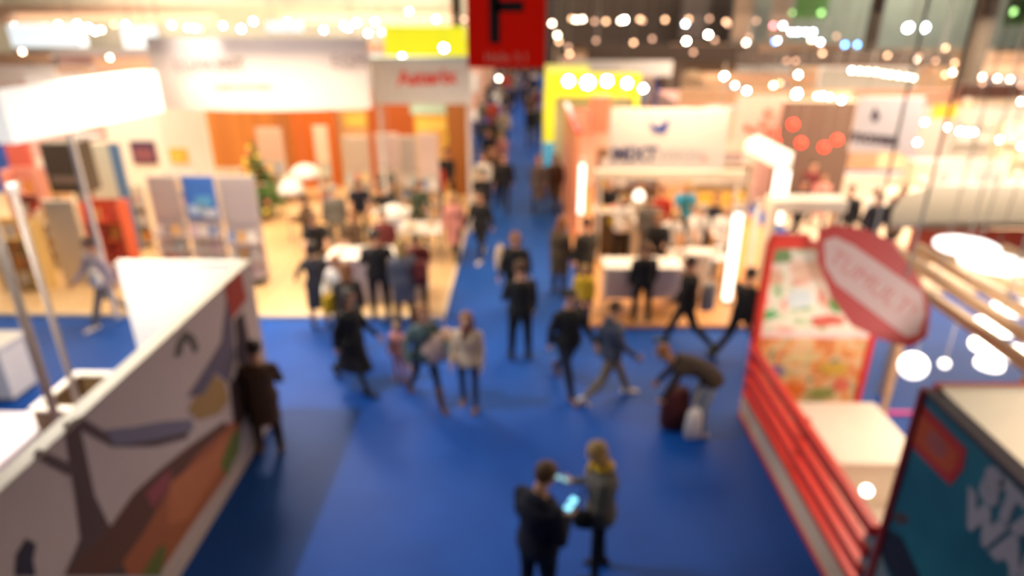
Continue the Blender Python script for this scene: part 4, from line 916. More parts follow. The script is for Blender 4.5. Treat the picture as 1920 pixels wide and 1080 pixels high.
# pale rounded canopy behind the pergola
cv = thing('canopy', 'pale grey fabric canopy with a rounded corner behind the pergola', 'canopy', (8, 10.5, 0))
o_ = [G(1668, 428, 2.75), G(1672, 400, 2.75), G(1690, 376, 2.75), G(1730, 362, 2.75), G(1760, 358, 2.75), G(1990, 358, 2.75), G(2080, 428, 2.75)]
MB().prism(o_, (0,0,.08)).build('roof_fabric', mat('canopy_grey', (.42,.38,.33), .7), cv)
a = G(1700, 446, 2.62)
MB().rbox(o_[0].x+.3, o_[0].y-.06, 2.4, o_[-1].x, o_[0].y, 2.75, .01).build('red_valance', mat('valance', (.62,.10,.05), .5), cv)
for p in (o_[2], o_[-2]): MB().tube((p.x+.3, p.y-.3, 0), (p.x+.3, p.y-.3, 2.75), .05, n=12).build('post', GREY, cv)
MB().tube((o_[0].x+.5, o_[0].y+.05, 0), (o_[0].x+.5, o_[0].y+.05, 2.75), .05, n=12).build('post', GREY, cv)
# brown stand wall with red lamps, right of the slanted canopy
wall('dark brown wall with red globe lamps at the right', 1462, 1600, 19.0, .0, 3.2, mat('umber_wall', (.13,.075,.055), .6))
wall('coral lit wall behind the slanted white canopy', 1375, 1468, 20.0, 0, 3.2, mat('coral_wall', (.84,.52,.45), .5))
RG = mat('red_glow', (.9,.05,.02), .4, emit=7, ecol=(1,.012,.006)); proto = None
for k, (px, py) in enumerate(((1414,246),(1430,234),(1450,247),(1425,258),(1453,264),(1440,214),(1487,233),(1502,268),(1545,276),(1570,262),(1440,250),(1400,240))):
    q = AY(px, py, 17.5)
    if proto is None: proto = thing('red_lamp', 'x', 'lamp'); MB().ball((0,0,0), .105, 12).build('globe', RG, proto, True); MB().tube((0,0,.08), (0,0,8.2), .005, n=6).build('cord', GREY, proto); b = proto
    else: b = copy_tree(proto)
    b.location = q; b['label'] = 'small red glowing globe lamp hanging before the dark brown wall'; b['group'] = 'red globe lamps'
table('cream table in front of the brown wall on the right', 6.2, 12.6, 7.9, 13.3, .95, CREAM, z=0)
a = G(1450, 385, 1.9); b = G(1590, 385, 1.9)
t = thing('white_portal', 'white portal frame on posts behind the red framed stand', 'frame', (a.x, a.y, 0))
MB().rbox(a.x, a.y, 1.75, b.x, a.y+.5, 2.0, .02).build('lintel', CREAM, t)
for x in (a.x+.1, b.x-.1): MB().rbox(x-.07, a.y+.1, 0, x+.07, a.y+.4, 1.75, .01).build('post', CREAM, t)
# ------------------------------------------------------------------ suspended hall lamps
LC = {'w': (1,.80,.58), 'c': (.80,.93,1), 'b': (.12,.42,1), 'a': (1,.55,.30), 'r': (1,.25,.28), 'g': (.5,1,.3), 'd': (.9,.50,.32)}
LS = {'w': 22, 'c': 24, 'b': 20, 'a': 9, 'r': 14, 'g': 3.5, 'd': 4}
LM = {k: mat('lens_'+k, LC[k], .4, emit=LS[k], ecol=LC[k]) for k in LC}; LM['W'] = mat('lens_bright', (1,.93,.82), .4, emit=75, ecol=(1,.90,.74))
LN = {'w': 'warm white', 'W': 'dazzling warm white', 'c': 'cool white', 'b': 'blue', 'a': 'amber', 'r': 'pink', 'g': 'green', 'd': 'dim amber'}
def sector(px): return 'far left' if px < 240 else 'left, above the white banner' if px < 690 else 'centre left, near the yellow wall' if px < 880 else 'right of the hanging letter sign' if px < 1180 else 'centre right' if px < 1440 else 'right' if px < 1700 else 'far right'
lamp0 = None
def hall_lamp(px, py, k, s=1.0, Y=None):
    global lamp0
    ang = math.atan2(py-540, FPX) + TILT; Y = Y or max(15.0, min(40.0, 1.5/math.tan(max(.035, ang))))
    q = AY(px, py, Y)
    if lamp0 is None:
        lamp0 = thing('suspended_spotlight', 'x', 'spotlight')
        R = Rx(PI/2+.35)
        MB().lathe((0,0,0), [(.30,-1.3),(.75,-1.1),(1.05,-.1),(1.05,0)], 14, 0, R).build('housing', BLACK, lamp0)
        MB().lathe((0,0,0), [(.95,0),(.9,.08),(.5,.18),(.05,.22)], 14, 0, R).build('lens', LM['w'], lamp0)
        MB().tube((0,0,.6), (0,0,1.0), .12, n=6).build('suspension_rod', GREY, lamp0); b = lamp0
    else: b = copy_tree(lamp0)
    r = .0026*Y*s; b.location = q; b.scale = (r, r, r)
    b['label'] = '%s suspended spotlight, %s, in the %s row' % (LN[k], sector(px), 'top' if py < 52 else 'second' if py < 95 else 'third' if py < 160 else 'lowest')
    b['group'] = b['label']
    for c in b.children:
        if c.name.startswith('lens'): c.material_slots[0].link = 'OBJECT'; c.material_slots[0].material = LM[k]
        if c.name.startswith('suspension_rod'):
            top = (11.6 - q.z)/r; c.scale = (.6, .6, (top-.6)/.4); c.location = (0, 0, .6 - .6*(top-.6)/.4)
    return b
LIST = [(28,48,'W'),(42,97,'w'),(86,48,'w'),(110,46,'w'),(95,58,'w'),(145,46,'W'),(148,62,'w'),(166,52,'W'),(178,58,'W'),(190,56,'w'),(214,46,'a'),(236,47,'W'),(206,108,'w'),(278,55,'c'),(322,47,'w'),(352,52,'w'),(366,53,'w'),(376,54,'a'),(418,48,'w'),(452,54,'W'),
 (475,40,'c'),(538,41,'c'),(565,43,'a'),(607,56,'c'),(645,48,'c'),(653,52,'c'),(668,43,'c'),(703,41,'c'),(715,60,'w'),(767,21,'w'),(818,36,'c'),(743,55,'w'),(750,88,'W',1.8),(754,106,'W'),(832,90,'W',1.5),(870,36,'d'),(690,62,'c'),
 (1035,44,'w'),(1045,66,'w'),(1048,78,'a'),(1068,101,'a'),(1066,88,'d'),(1072,35,'a'),(1080,37,'w'),(1092,36,'w'),(1115,40,'d'),(1118,76,'d'),(1136,40,'a'),(1164,39,'w'),(1171,37,'W'),(1200,36,'a'),(1188,80,'a'),(1223,73,'d'),(1247,37,'a'),(1285,45,'c'),(1291,36,'a'),(1287,77,'W'),(1328,65,'W'),(1330,35,'d'),(1361,41,'a'),(1365,45,'d'),(1418,39,'d'),(1340,75,'d'),(1300,98,'d'),
 (1399,80,'w'),(1405,70,'d'),(1450,48,'r'),(1468,48,'c'),(1453,78,'b'),(1458,76,'c',.8),(1484,60,'c'),(1496,60,'c'),(1511,60,'c'),(1524,60,'c'),(1522,74,'w'),(1538,79,'c'),(1568,68,'d'),(1584,84,'b'),(1607,84,'b'),(1542,100,'a'),(1475,114,'d'),(1492,114,'d'),
 (1703,52,'c',1.9),(1733,52,'c',1.9),(1664,104,'a'),(1717,112,'w'),(1723,106,'d'),(1754,114,'d'),(1773,90,'a'),(1790,118,'a'),(1786,136,'w'),(1772,140,'a'),(1842,144,'w'),(1870,147,'w'),(1894,149,'w'),(1842,156,'d'),(1915,160,'d'),(1497,140,'W'),(1358,143,'W',1.2),(1205,39,'d'),
 (1494,176,'W',1.8),(1532,180,'w'),(1542,180,'W'),(1556,182,'w'),(1578,188,'W'),(1597,132,'c'),(1612,133,'w'),(1627,134,'w'),(1642,135,'w'),(1657,138,'w'),(1670,140,'w'),(1685,142,'w'),(1700,144,'w'),(1712,146,'w'),(1734,229,'W'),(1774,239,'W'),(1800,246,'W',1.2),(1815,248,'W',1.2),(1826,248,'W'),(1720,267,'W'),(1873,262,'W'),(1915,190,'W'),(1915,274,'W'),(935,147,'w'),(1462,156,'a'),(1450,160,'w'),(1400,170,'W'),(1378,160,'w'),
 (1540,24,'g',1.4),(1485,24,'g'),(1900,22,'g',1.6)]
for L in LIST: hall_lamp(*L)
def dark_band(label, p0, p1, yt, yb, Y, c, nm='dark_fascia', cords=True):
    a = AY(p0, yb, Y); b = AY(p1, yt, Y); t = thing(nm, label, 'banner', ((a.x+b.x)/2, Y, a.z))
    MB().rbox(a.x, Y, a.z, b.x, Y+.3, b.z, .03).build('fabric_panel', mat('c_'+label[:12], c, .8), t)
    for x in (a.x+.5, b.x-.5): MB().tube((x, Y+.15, b.z-.02), (x, Y+.15, 11.6), .02, n=6).build('hanging_wire', GREY, t)
dark_band('long dark brown hanging fascia under the blue and white lamps at the right', 1380, 1790, 98, 124, 29.1, (.045,.028,.02))
dark_band('dark brown hanging fascia right of the yellow glowing stand', 1100, 1420, 84, 118, 34.7, (.06,.038,.026))
dark_band('dark maroon hanging fascia at the right edge beside the brown pillar', 1800, 1925, 158, 184, 24.0, (.10,.04,.03))
dark_band('pale grey hanging lightbox above the square hanging sign', 1535, 1725, 128, 168, 24.0, (.62,.62,.60))
dark_band('wide peach fabric band high up over the left stands', -60, 850, 8, 46, 41.0, (.78,.52,.36), 'hanging_banner')  # added panel, its peach colour stands in for bright haze
def light_box(label, p0, p1, yt, yb, Y):
    a = AY(p0, yb, Y); b = AY(p1, yt, Y); t = thing('hanging_lightbox', label, 'lightbox', ((a.x+b.x)/2, Y, a.z))
    MB().rbox(a.x, Y, a.z, b.x, Y+.5, b.z, .04).build('glowing_panel', mat('ice_glow', (.75,.86,.92), .5, emit=.9, ecol=(.82,.94,1)), t)
    for x in (a.x+.3, b.x-.3): MB().tube((x, Y+.2, b.z-.02), (x, Y+.2, 11.6), .015, n=6).build('hanging_wire', GREY, t)
light_box('larger pale blue glowing box at the upper left corner', 22, 142, 46, 88, 25)
light_box('smaller pale blue glowing box left of the bowed banner', 232, 280, 48, 90, 24.2)
light_box('narrow pale blue glowing box above the middle of the bowed banner', 500, 560, 40, 60, 30)
for p0, p1, c, lab in ((1062, 1372, (.075,.05,.036), 'wide dark brown curtain on the back wall right of the letter sign'), (880, 1060, (.05,.035,.03), 'dark curtain on the back wall behind the letter sign')):
    a = AY(p0, 40, 61.9); b = AY(p1, 40, 61.9); n = int((b.x-a.x)/.35)
    pts = [Vector((a.x + (b.x-a.x)*i/n, 61.86 - .10*(i % 2), 0.02)) for i in range(n+1)] + [Vector((b.x, 61.95, .02)), Vector((a.x, 61.95, .02))]
    tag(MB().prism(pts, (0, 0, 11.4)).build('curtain', mat('curt%d' % p0, c, .9)), lab, 'curtain')
# ------------------------------------------------------------------ stands in the depth of the hall
ORD = ['nearest', 'second', 'third', 'fourth', 'fifth', 'sixth', 'seventh', 'eighth', 'ninth', 'tenth', 'eleventh', 'twelfth']
PALN = [('white', (.82,.78,.74)), ('cream', (.80,.68,.52)), ('peach', (.78,.48,.30)), ('salmon', (.75,.40,.28)), ('pale grey', (.60,.56,.54)), ('tan', (.55,.36,.20)), ('brown', (.20,.11,.06)), ('pale blue', (.55,.66,.76)), ('apricot', (.74,.44,.26)), ('pink', (.80,.50,.45))]
pm = [mat('stand_%d' % i, c, .6) for i, (_, c) in enumerate(PALN)]
rng = random.Random(11)
def far_stand(x0, x1, y0, y1, row, col, side):
    wi, fi = rng.choice([0,0,1,1,2,3,4,5,9]), rng.choice([0,0,0,1,2,3,7,8,6,5]); h = rng.uniform(2.4, 3.0)
    if side == 'right' and y0 > 30 and rng.random() < .6: wi, fi = rng.choice([5,6,6]), rng.choice([6,6,5,8])
    t = thing('exhibition_stand', '%s stand with %s fascia, %s row back, %s %s of the aisle' % (PALN[wi][0], PALN[fi][0], ORD[row], ORD[col], side), 'exhibition stand', ((x0+x1)/2, (y0+y1)/2, 0), 0, None)
    MB().box(x0, y1-.08, 0, x1, y1, h).build('back_wall', pm[wi], t)
    MB().box(x0, y0+.4, 0, x0+.08, y1-.08, h).build('side_wall', pm[wi], t)
    MB().box(x0+.08, y0, 0, x1, y1-.08, .05).build('floor_board', pm[rng.choice([1,1,2,5,4])], t)
    MB().rbox(x0, y0, h-.05, x1, y0+.12, h+rng.uniform(.25,.6), .02).build('fascia_board', pm[fi], t)
    for xx in (x1-.06, x0+.06): MB().tube((xx, y0+.06, 0), (xx, y0+.06, h-.05), .04, n=8).build('front_post', GREY, t)
    n = int((x1-x0)/.9)
    for j in range(n):
        xx = x0+.3+(x1-x0-.4)*(j+.5)/n; c = rng.choice(BOOKC+pm)
        MB().box(xx-.32, y1-.14, 1.0+rng.uniform(-.1,.2), xx+.32, y1-.08, 2.1+rng.uniform(-.2,.2)).build('wall_poster', c, t)
    cx = rng.uniform(x0+.8, x1-1.2); b = rng.choice([0,1,4,2])
    MB().rbox(cx-.5, y0+.5, .05, cx+.6, y0+1.1, 1.05, .02).build('reception_desk', pm[b], t)
    MB().rbox(cx-.52, y0+.48, 1.05, cx+.62, y0+1.12, 1.10, .02).build('desk_top', pm[0], t)
    return t
row = 0
for y0 in (24.5, 30.0, 36.0, 43.0, 51.0):
    for side, sg in (('left', -1), ('right', 1)):
        x = 2.4; lim = {24.5: 19, 30.0: 24, 36.0: 30, 43.0: 36, 51.0: 38}[y0]; col = 0
        if side == 'right' and y0 == 24.5: x = 5.6
        if side == 'left' and y0 == 24.5: x = 9.5
        if side == 'left' and y0 == 30.0: x = 8.2
        while x < lim and col < 12:
            wd = rng.uniform(3.4, 5.2) if y0 < 40 else rng.uniform(5, 7)
            xa, xb = (x, x+wd) if sg > 0 else (-x-wd, -x)
            far_stand(xa, xb, y0, y0+4.2, row, col, side); x += wd + (.25 if col % 2 else 1.4); col += 1
    row += 1
def far_lights():
    for (x, y, sx, sy, p) in ((-18,27,12,4,650),(-6,33,9,4,330),(-18,33,12,4,600),(-8,40,12,4,420),(-24,40,12,4,420),(8,33,10,4,300),(20,33,12,5,620),(9,40,12,4,160),(26,40,12,5,330),(-14,48,20,4,520),(14,48,20,4,260),(-16,56,24,3,420),(16,56,24,3,260),(10,26.5,8,4,900),(18,26.5,9,4,1200),(30,30,8,6,450),(-13,20,5,5,450)):
        area(x, y, 5.3, sx, sy, p, (1,.80,.62))
far_lights()
# stands in the right hand middle distance: pale shelves with goods
def pale_table(i, px, py, label):
    q = G(px, py, .95)
    counter('display_counter', label, q.x-.9, q.y-.3, q.x+.9, q.y+.4, .95, pm[[0,1,0,9,1][i % 5]], pm[[1,2,4,3,0][i % 5]], z0=0, group=None)
PT = [(1760,300),(1872,300),(1790,338),(1925,342),(1700,358)]
PD = ['first pale counter from the left in the nearest rows at the right','cream counter right of the first one in the nearest rows','pinkish counter one row nearer at the right edge','pale counter at the right picture edge above the grey canopy','salmon fronted counter nearest the grey canopy']
for i, (px, py) in enumerate(PT): pale_table(i, px, py, PD[i])
YB = 22.0; a = AY(1745, 222, YB); b = AY(1800, 196, YB)
t = thing('hanging_banner', 'golden yellow banner among pale stands at the right', 'banner', tuple(a)); MB().rbox(a.x, YB, a.z, b.x, YB+.06, b.z, .02).build('fabric_panel', mat('gold_ban', (.85,.55,.05), .6), t); MB().tube((a.x+.2,YB+.03,b.z),(a.x+.2,YB+.03,11.6),.01).build('hanging_wire', GREY, t)
tag(MB().rbox(7.2, 13.0, 0, 24, 24, .04, .01).build('stand_carpet', mat('beige_carpet', (.70,.55,.42), .8)), 'beige carpet under the pale stands at the right', 'carpet')
for i, (px, py, w_, h_, Y, lab) in enumerate(((1760,330,1.6,2.2,15.5,'white shelf wall left of the pale counters at the right'),(1880,250,3.0,2.3,20.5,'long pale shelf wall at the right picture edge'),(1800,205,3.5,2.4,23.0,'pale shelf wall behind the golden banner'))):
    q = G(px, py, 1.0); x = AY(px, py, Y).x; goods_shelf.pal = [BOOKC[0], BOOKC[7], BOOKC[1], YM[2]]
    goods_shelf(lab, x, x+w_, Y, h_, pm[i % 2], z=.04, rows=4, cols=5)
# ------------------------------------------------------------------ people of the photograph
def cl(n, c): return mat('cloth_'+n, c, .85, vary=.15, scale=14)
NAVYC = cl('navy', (.006,.008,.022)); BLK = cl('black', (.010,.010,.012)); GRY = cl('grey', (.14,.13,.115)); BGY = cl('blue_grey', (.07,.08,.12)); KHK = cl('khaki', (.26,.19,.11))
JNS = cl('jeans', (.03,.05,.12)); LJN = cl('light_jeans', (.22,.26,.32)); BGE = cl('beige', (.62,.48,.34)); MRN = cl('maroon', (.14,.02,.02)); BRN = cl('brown', (.09,.045,.02)); TEALC = cl('teal', (.08,.13,.14))
REDC = cl('red', (.55,.05,.03)); YELC = cl('yellow', (.75,.48,.02)); CYN = cl('cyan', (.04,.36,.60)); WHC = cl('white', (.75,.72,.68)); DGN = cl('dark_green', (.05,.07,.04)); PNK = cl('pink', (.60,.25,.22))
HB = mat('hair_brown', (.10,.045,.015), .6, vary=.3, scale=40); HD = mat('hair_dark', (.025,.015,.01), .6, vary=.3, scale=40); HBL = mat('hair_blond', (.42,.26,.09), .6, vary=.2, scale=40); HGI = mat('hair_ginger', (.26,.10,.03), .6, vary=.2, scale=40); HGR = mat('hair_grey', (.35,.33,.31), .6, vary=.2, scale=40)
SHW = mat('shoe_white', (.72,.66,.62), .5); SHB = mat('shoe_brown', (.16,.07,.03), .5)
def bag(kind, label, pos, w_, h_, d_, m, rz=0, cat='bag', rx=0):
    """soft bag with bulged sides, flap and handles"""
    t = thing(kind, label, cat, pos); t.rotation_euler = (rx, 0, rz)
    me = MB(); loft(me, [((0,0,-h_/2), w_*.42, d_*.40, Matrix.Identity(3)), ((0,0,-h_*.42), w_*.50, d_*.5, Matrix.Identity(3)), ((0,0,0), w_*.52, d_*.55, Matrix.Identity(3)), ((0,0,h_*.4), w_*.47, d_*.42, Matrix.Identity(3)), ((0,0,h_/2), w_*.38, d_*.25, Matrix.Identity(3))], 20)
    o = me.build('pouch', m, None, True); o.parent = t
    me = MB(); n = 8
    pts = [Vector((w_*.24*math.cos(PI*i/n), 0, h_/2-.02 + (.30 if kind == 'handbag' or kind == 'shopping_bag' else .09)*math.sin(PI*i/n))) for i in range(n+1)]
    for i in range(n): me.tube(pts[i], pts[i+1], .010, n=6)
    o = me.build('handle', m, None); o.parent = t
    if kind == 'backpack':
        me = MB(); loft(me, [((0,-d_*.5,-h_*.32), w_*.34, .03, Matrix.Identity(3)), ((0,-d_*.58,-h_*.1), w_*.36, .05, Matrix.Identity(3)), ((0,-d_*.5,h_*.08), w_*.30, .03, Matrix.Identity(3))], 14); o = me.build('front_pocket', m, None, True); o.parent = t
    return t
def phone(label, pos, rz, rx, glow=1.8):
    t = thing('smartphone', label, 'phone', pos); t.rotation_euler = (rx, 0, rz)
    o = MB().rbox(-.040, -.078, -.004, .040, .078, .004, .006).build('case', BLACK, None); o.parent = t
    o = MB().box(-.036, -.072, .0041, .036, .072, .0052).build('screen', mat('screen_%.1f' % glow, (.3,.8,.95), .3, emit=glow, ecol=(.25,.80,1.0)), None); o.parent = t
    return t
# 1, 2: the pair with phones in the foreground
A1 = dict(lleg=(.05,.06,.07), rleg=(.0,.04,.07), larm=dict(p=.15,ab=.2,e=.35), rarm=dict(p=.0,ab=.22,e=1.75,inw=.45,curl=1.0,face=(0,-.5,1)), hp=.42, hy=-.1, hood=1)
p1, K1 = make_person(A1, 'man in dark navy jacket seen from behind looking at a glowing phone, in the foreground', NAVYC, NAVYC, HB, voxel=.0065)
pos = G(1015, 876, 1.75); put(p1, (pos.x-.02, pos.y-.08, 0), -42, 1.84)
s, el, wr, d, sd, A = K1['arms'][1]; hp_ = wpt(p1, wr + d*.11 + Vector((0, .0, .035)))
phone('smartphone with bright cyan screen in the hand of the man in navy', hp_, math.radians(-42), .45)
A2 = dict(fem=1, lleg=(.06,.06,.05), rleg=(-.03,.05,.05), larm=dict(p=.05,ab=.2,e=.9,inw=.2,curl=.9), rarm=dict(p=.10,ab=.15,e=1.45,inw=.1,curl=.9,face=(0,-.4,1)), hp=.35)
p2, K2 = make_person(A2, 'blond woman in grey jacket and yellow scarf holding a phone, in the foreground', GRY, BLK, HBL, BLK, voxel=.0065, haircut='bob', scarf=YELC, skin=SKIN2, slim=.85)
pos = G(1122, 838, 1.62); put(p2, (pos.x+.06, pos.y-.04, 0), 84, 1.72)
s, el, wr, d, sd, A = K2['arms'][1]; hp_ = wpt(p2, wr + d*.12 + Vector((0, 0, .035)))
phone('smartphone held out by the blond woman in the yellow scarf', hp_, math.radians(82), .35, .5)
bag('handbag', 'black shoulder bag at the hip of the blond woman in the yellow scarf', wpt(p2, (-.22,.16,1.02)), .22, .20, .10, BLK, math.radians(172), 'handbag')
# 3 bending person with bags
A3 = dict(lean=1.42, lleg=(.10,.14,.09), rleg=(.30,.36,.09), larm=dict(p=.30,e=.12,ab=.06,world=1,curl=.9), rarm=dict(p=.42,e=.15,ab=.06,world=1,curl=.9), hp=-.1, hl=.45)
p3, K3 = make_person(A3, 'person in dark brown jacket and pale jeans bending down over bags beside the red rails', cl('dark_brown', (.035,.02,.012)), LJN, HGI, SHW, haircut='bob')
pos = G(1318, 808); put(p3, (pos.x, pos.y, 0), 78, 1.72)
q = G(1262, 800); bag('travel_bag', 'dark red travel bag on the carpet under the bending person', (q.x, q.y, .33), .44, .62, .28, cl('dark_red', (.07,.008,.008)), .3)
q = G(1300, 815); bag('shopping_bag', 'pale white shopping bag on the carpet at the feet of the bending person', (q.x, q.y-.05, .24), .34, .46, .16, WHC, .4)
# 4, 5 walking men
p4, _ = make_person(dict(WALK, hood=1), 'man in blue grey jacket and khaki trousers with white shoes striding right', BGY, KHK, HB, SHW)
q = G(1140, 748); put(p4, (q.x, q.y, 0), -80, 1.74)
p5, _ = make_person(dict(WALK2, hp=.15), 'man in black jacket and dark jeans walking left beside the khaki trousered man', BLK, cl('dk_jeans', (.012,.018,.04)), HD, SHB)
q = G(1062, 730); put(p5, (q.x, q.y, 0), -150, 1.82)
# 6
p6, _ = make_person(dict(STAND, larm=dict(p=.3,e=.9,inw=.4), rarm=dict(p=.1,e=.2)), 'tall man all in black standing in the middle of the aisle', BLK, BLK, HB)
q = G(975, 672); put(p6, (q.x, q.y, 0), 15, 1.82)
# 7
p7, _ = make_person(dict(WALK), 'person in black coat with a beige backpack walking behind the man in black', BLK, BLK, HGI, kind='coat', haircut='bob')
q = G(966, 590); put(p7, (q.x, q.y+.1, 0), 170, 1.76)
bag('backpack', 'beige backpack on the shoulder of the person in the black coat', wpt(p7, (.28,-.05,1.18)), .34, .46, .2, BGE, 1.7, 'backpack')
# 8
p8, _ = make_person(FEM(STAND, lleg=(.1,.05,.03), rleg=(-.08,.12,.03)), 'girl in beige open cardigan, maroon top and blue jeans facing the gallery', BGE, JNS, HGI, SHB, haircut='long', skin=SKIN2, slim=.85, scarf=MRN)
q = G(880, 762); put(p8, (q.x, q.y, 0), 172, 1.62)
# 9
p9, _ = make_person(FEM(WALK, larm=dict(p=.5,ab=.35,e=.5), rarm=dict(p=.15,ab=.4,e=.5)), 'woman with long auburn hair in a dark teal shawl carrying a big pale bag', TEALC, BLK, HGI, SHB, haircut='long', kind='jacket', boot=1, slim=.8)
q = G(800, 752); put(p9, (q.x, q.y, 0), -150, 1.72)
q = G(820, 660, .85); bag('shopping_bag', 'big pale pink shopping bag carried by the woman with auburn hair', (q.x, q.y, .95), .58, .48, .22, cl('blush', (.86,.66,.55)), .5)
p9b, _ = make_person(FEM(STAND), 'small child in pink beside the woman with auburn hair', PNK, PNK, HBL, SHB, haircut='bob')
q = G(765, 712); put(p9b, (q.x-.12, q.y, 0), 160, 1.05)
# 10
p10, _ = make_person(FEM(WALK2, hem=.42), 'woman in knee length black coat striding across the blue carpet', BLK, cl('char', (.03,.028,.03)), HD, BLK, haircut='long', kind='coat', slim=.75)
q = G(668, 726); put(p10, (q.x, q.y, 0), -115, 1.78)
p10b, _ = make_person(FEM(STAND), 'ginger haired woman in dark jacket close behind the woman in the black coat', cl('charcoal2', (.03,.026,.024)), BLK, HGI, BLK, haircut='long', voxel=.012)
q = G(646, 492, 1.7); put(p10b, (q.x, q.y, 0), 10, 1.7)
bag('handbag', 'mustard yellow shoulder bag left of the ginger haired woman in the dark jacket', wpt(p10b, (-.30,-.05,1.08)), .28, .34, .12, YELC, 1.0, 'handbag')
# 11
p11, _ = make_person(FEM(STAND, larm=dict(p=.2,ab=.5,e=.6), rarm=dict(p=.5,e=1.0,inw=.3), hem=.40), 'woman in short sleeved charcoal dress standing at the edge of the left stand', cl('charcoal', (.035,.035,.045)), BLK, HD, BLK, kind='dress', haircut='bob', bare_legs=True)
q = G(603, 612); put(p11, (q.x, q.y, 0), 20, 1.72)
# 12
p12, _ = make_person(dict(STAND, larm=dict(p=.3,ab=.3,e=.9,inw=.3), rarm=dict(p=.3,ab=.3,e=.9,inw=.3)), 'broad man in black seen from behind at the long white counter', BLK, BLK, HD, SHB)
q = G(716, 598); put(p12, (q.x, q.y, 0), 5, 1.86)
# 13
p13, _ = make_person(FEM(STAND, hem=.3), 'woman in blue grey coat with blond hair at the right end of the long counter', cl('slate', (.12,.13,.17)), BRN, HBL, BRN, kind='coat', haircut='long')
q = G(762, 608); put(p13, (q.x, q.y-.0, 0), 12, 1.74)
bag('backpack', 'dark red backpack hanging beside the woman at the right end of the counter', wpt(p13, (.30,-.02,1.12)), .30, .46, .2, MRN, .4, 'backpack')
# 14 - 16 in the aisle
p14, _ = make_person(dict(WALK), 'person in black with white soled shoes walking along the left edge of the aisle', BLK, BLK, HD, SHW)
q = G(902, 484); put(p14, (q.x, q.y, 0), 160, 1.74)
p15, _ = make_person(FEM(WALK2), 'person in grey brown coat alone on the right side of the aisle', cl('taupe', (.11,.08,.07)), BLK, HGI, kind='coat', haircut='bob')
q = G(1010, 396); put(p15, (q.x, q.y, 0), 175, 1.74)
p16, _ = make_person(dict(WALK), 'person in black with a yellow waist bag walking towards the gallery', BLK, BLK, HD)
q = G(945, 394); put(p16, (q.x, q.y, 0), 178, 1.8)
# 17 group right of the aisle
p17, _ = make_person(FEM(STAND, hem=.3), 'woman in olive brown coat with ginger hair at the stand corner, left of a pair', cl('olive', (.10,.075,.045)), BLK, HGI, kind='coat', haircut='long')
q = G(1048, 560); put(p17, (q.x, q.y+.2, 0), -40, 1.74)
p17b, _ = make_person(dict(STAND), 'man in dark olive jacket at the stand corner, right of a pair', cl('olive_dk', (.045,.04,.03)), BLK, HD)
q = G(1090, 560); put(p17b, (q.x+.05, q.y, 0), 30, 1.78)
p20, _ = make_person(dict(STAND, hood=1), 'child in bright yellow jacket half hidden behind the walking men', YELC, JNS, HBL, haircut='bob')
q = G(1092, 612); put(p20, (q.x, q.y, 0), 160, 1.28)
# 18, 19
p18, _ = make_person(dict(WALK2, larm=dict(p=.3,ab=.2,e=.7), rarm=dict(p=.2,ab=.2,e=.3)), 'man in black jacket and trousers walking in front of the orange floor', BLK, BLK, HD, mat('shoe_green', (.09,.11,.05), .5))
q = G(1280, 650); put(p18, (q.x, q.y, 0), 75, 1.80)
bag('shopping_bag', 'pale blue shopping bag carried behind the man in black by the orange floor', wpt(p18, (.22,-.30,.95)), .30, .52, .16, cl('ice', (.42,.50,.56)), .4)
p19, _ = make_person(dict(STAND), 'person in black standing between the two white counters', BLK, BLK, HB)
q = G(1200, 606); put(p19, (q.x, q.y, 0), 5, 1.66)
# 21, 22, 27
p21, _ = make_person(dict(STAND, larm=dict(p=.5,ab=.2,e=1.2,inw=.5), rarm=dict(p=.3,ab=.2,e=.9,inw=.4), hem=.3, hp=.4), 'person in dark brown coat leaning at the end of the mural wall', BRN, cl('dk_brn', (.05,.028,.015)), HD, SHB, kind='coat')
q = G(492, 846); put(p21, (q.x+.12, q.y, 0), 15, 1.70)
p22, _ = make_person(dict(WALK), 'person in pale lilac top and grey trousers at the left behind the bright end wall', cl('lilac', (.50,.42,.48)), cl('mid_grey', (.15,.14,.15)), HD, SHW)
q = G(207, 603); put(p22, (q.x, q.y, 0), 150, 1.80)
bag('backpack', 'small white shoulder bag of the person in pale lilac at the left', wpt(p22, (-.2,.16,1.05)), .26, .32, .14, WHC, 2.7, 'bag')
p27, _ = make_person(dict(WALK2), 'person in black leaning against the outer edge of the red framed wall', BLK, BLK, HD)
q = G(1382, 672); put(p27, (q.x, q.y, 0), -60, 1.76)
# ------------------------------------------------------------------ crowds: copies of six figures with their own clothes and places
PROT = []
for P, kind, hc in ((STAND,'jacket','short'), (FEM(WALK),'coat','long'), (dict(WALK2),'jacket','short'), (FEM(STAND, hp=.3, larm=dict(p=.5,e=1.1,inw=.3), rarm=dict(p=.4,e=1.0,inw=.3)),'jacket','bob'), (dict(STAND, hp=.4, lean=.2, larm=dict(p=.6,e=.8,inw=.3), rarm=dict(p=.9,e=.3)),'shirt','short'), (FEM(WALK2),'jacket','tail')):
    r, _ = make_person(P, 'x', BLK, BLK, HD, kind=kind, haircut=hc, voxel=.016); PROT.append([r, False])
TOPN = {'black': BLK, 'navy': NAVYC, 'grey': GRY, 'white': WHC, 'brown': BRN, 'maroon': MRN, 'red': REDC, 'blue grey': BGY, 'beige': BGE, 'cyan': CYN, 'yellow': YELC, 'pink': PNK, 'dark green': DGN, 'tan': KHK}
HRN = {'dark': HD, 'brown': HB, 'blond': HBL, 'ginger': HGI, 'grey': HGR}
PL = [(o.location.x, o.location.y) for o in COL.objects if o.name.split('.')[0] == 'person' and o.type == 'EMPTY' and abs(o.location.y) > 1]

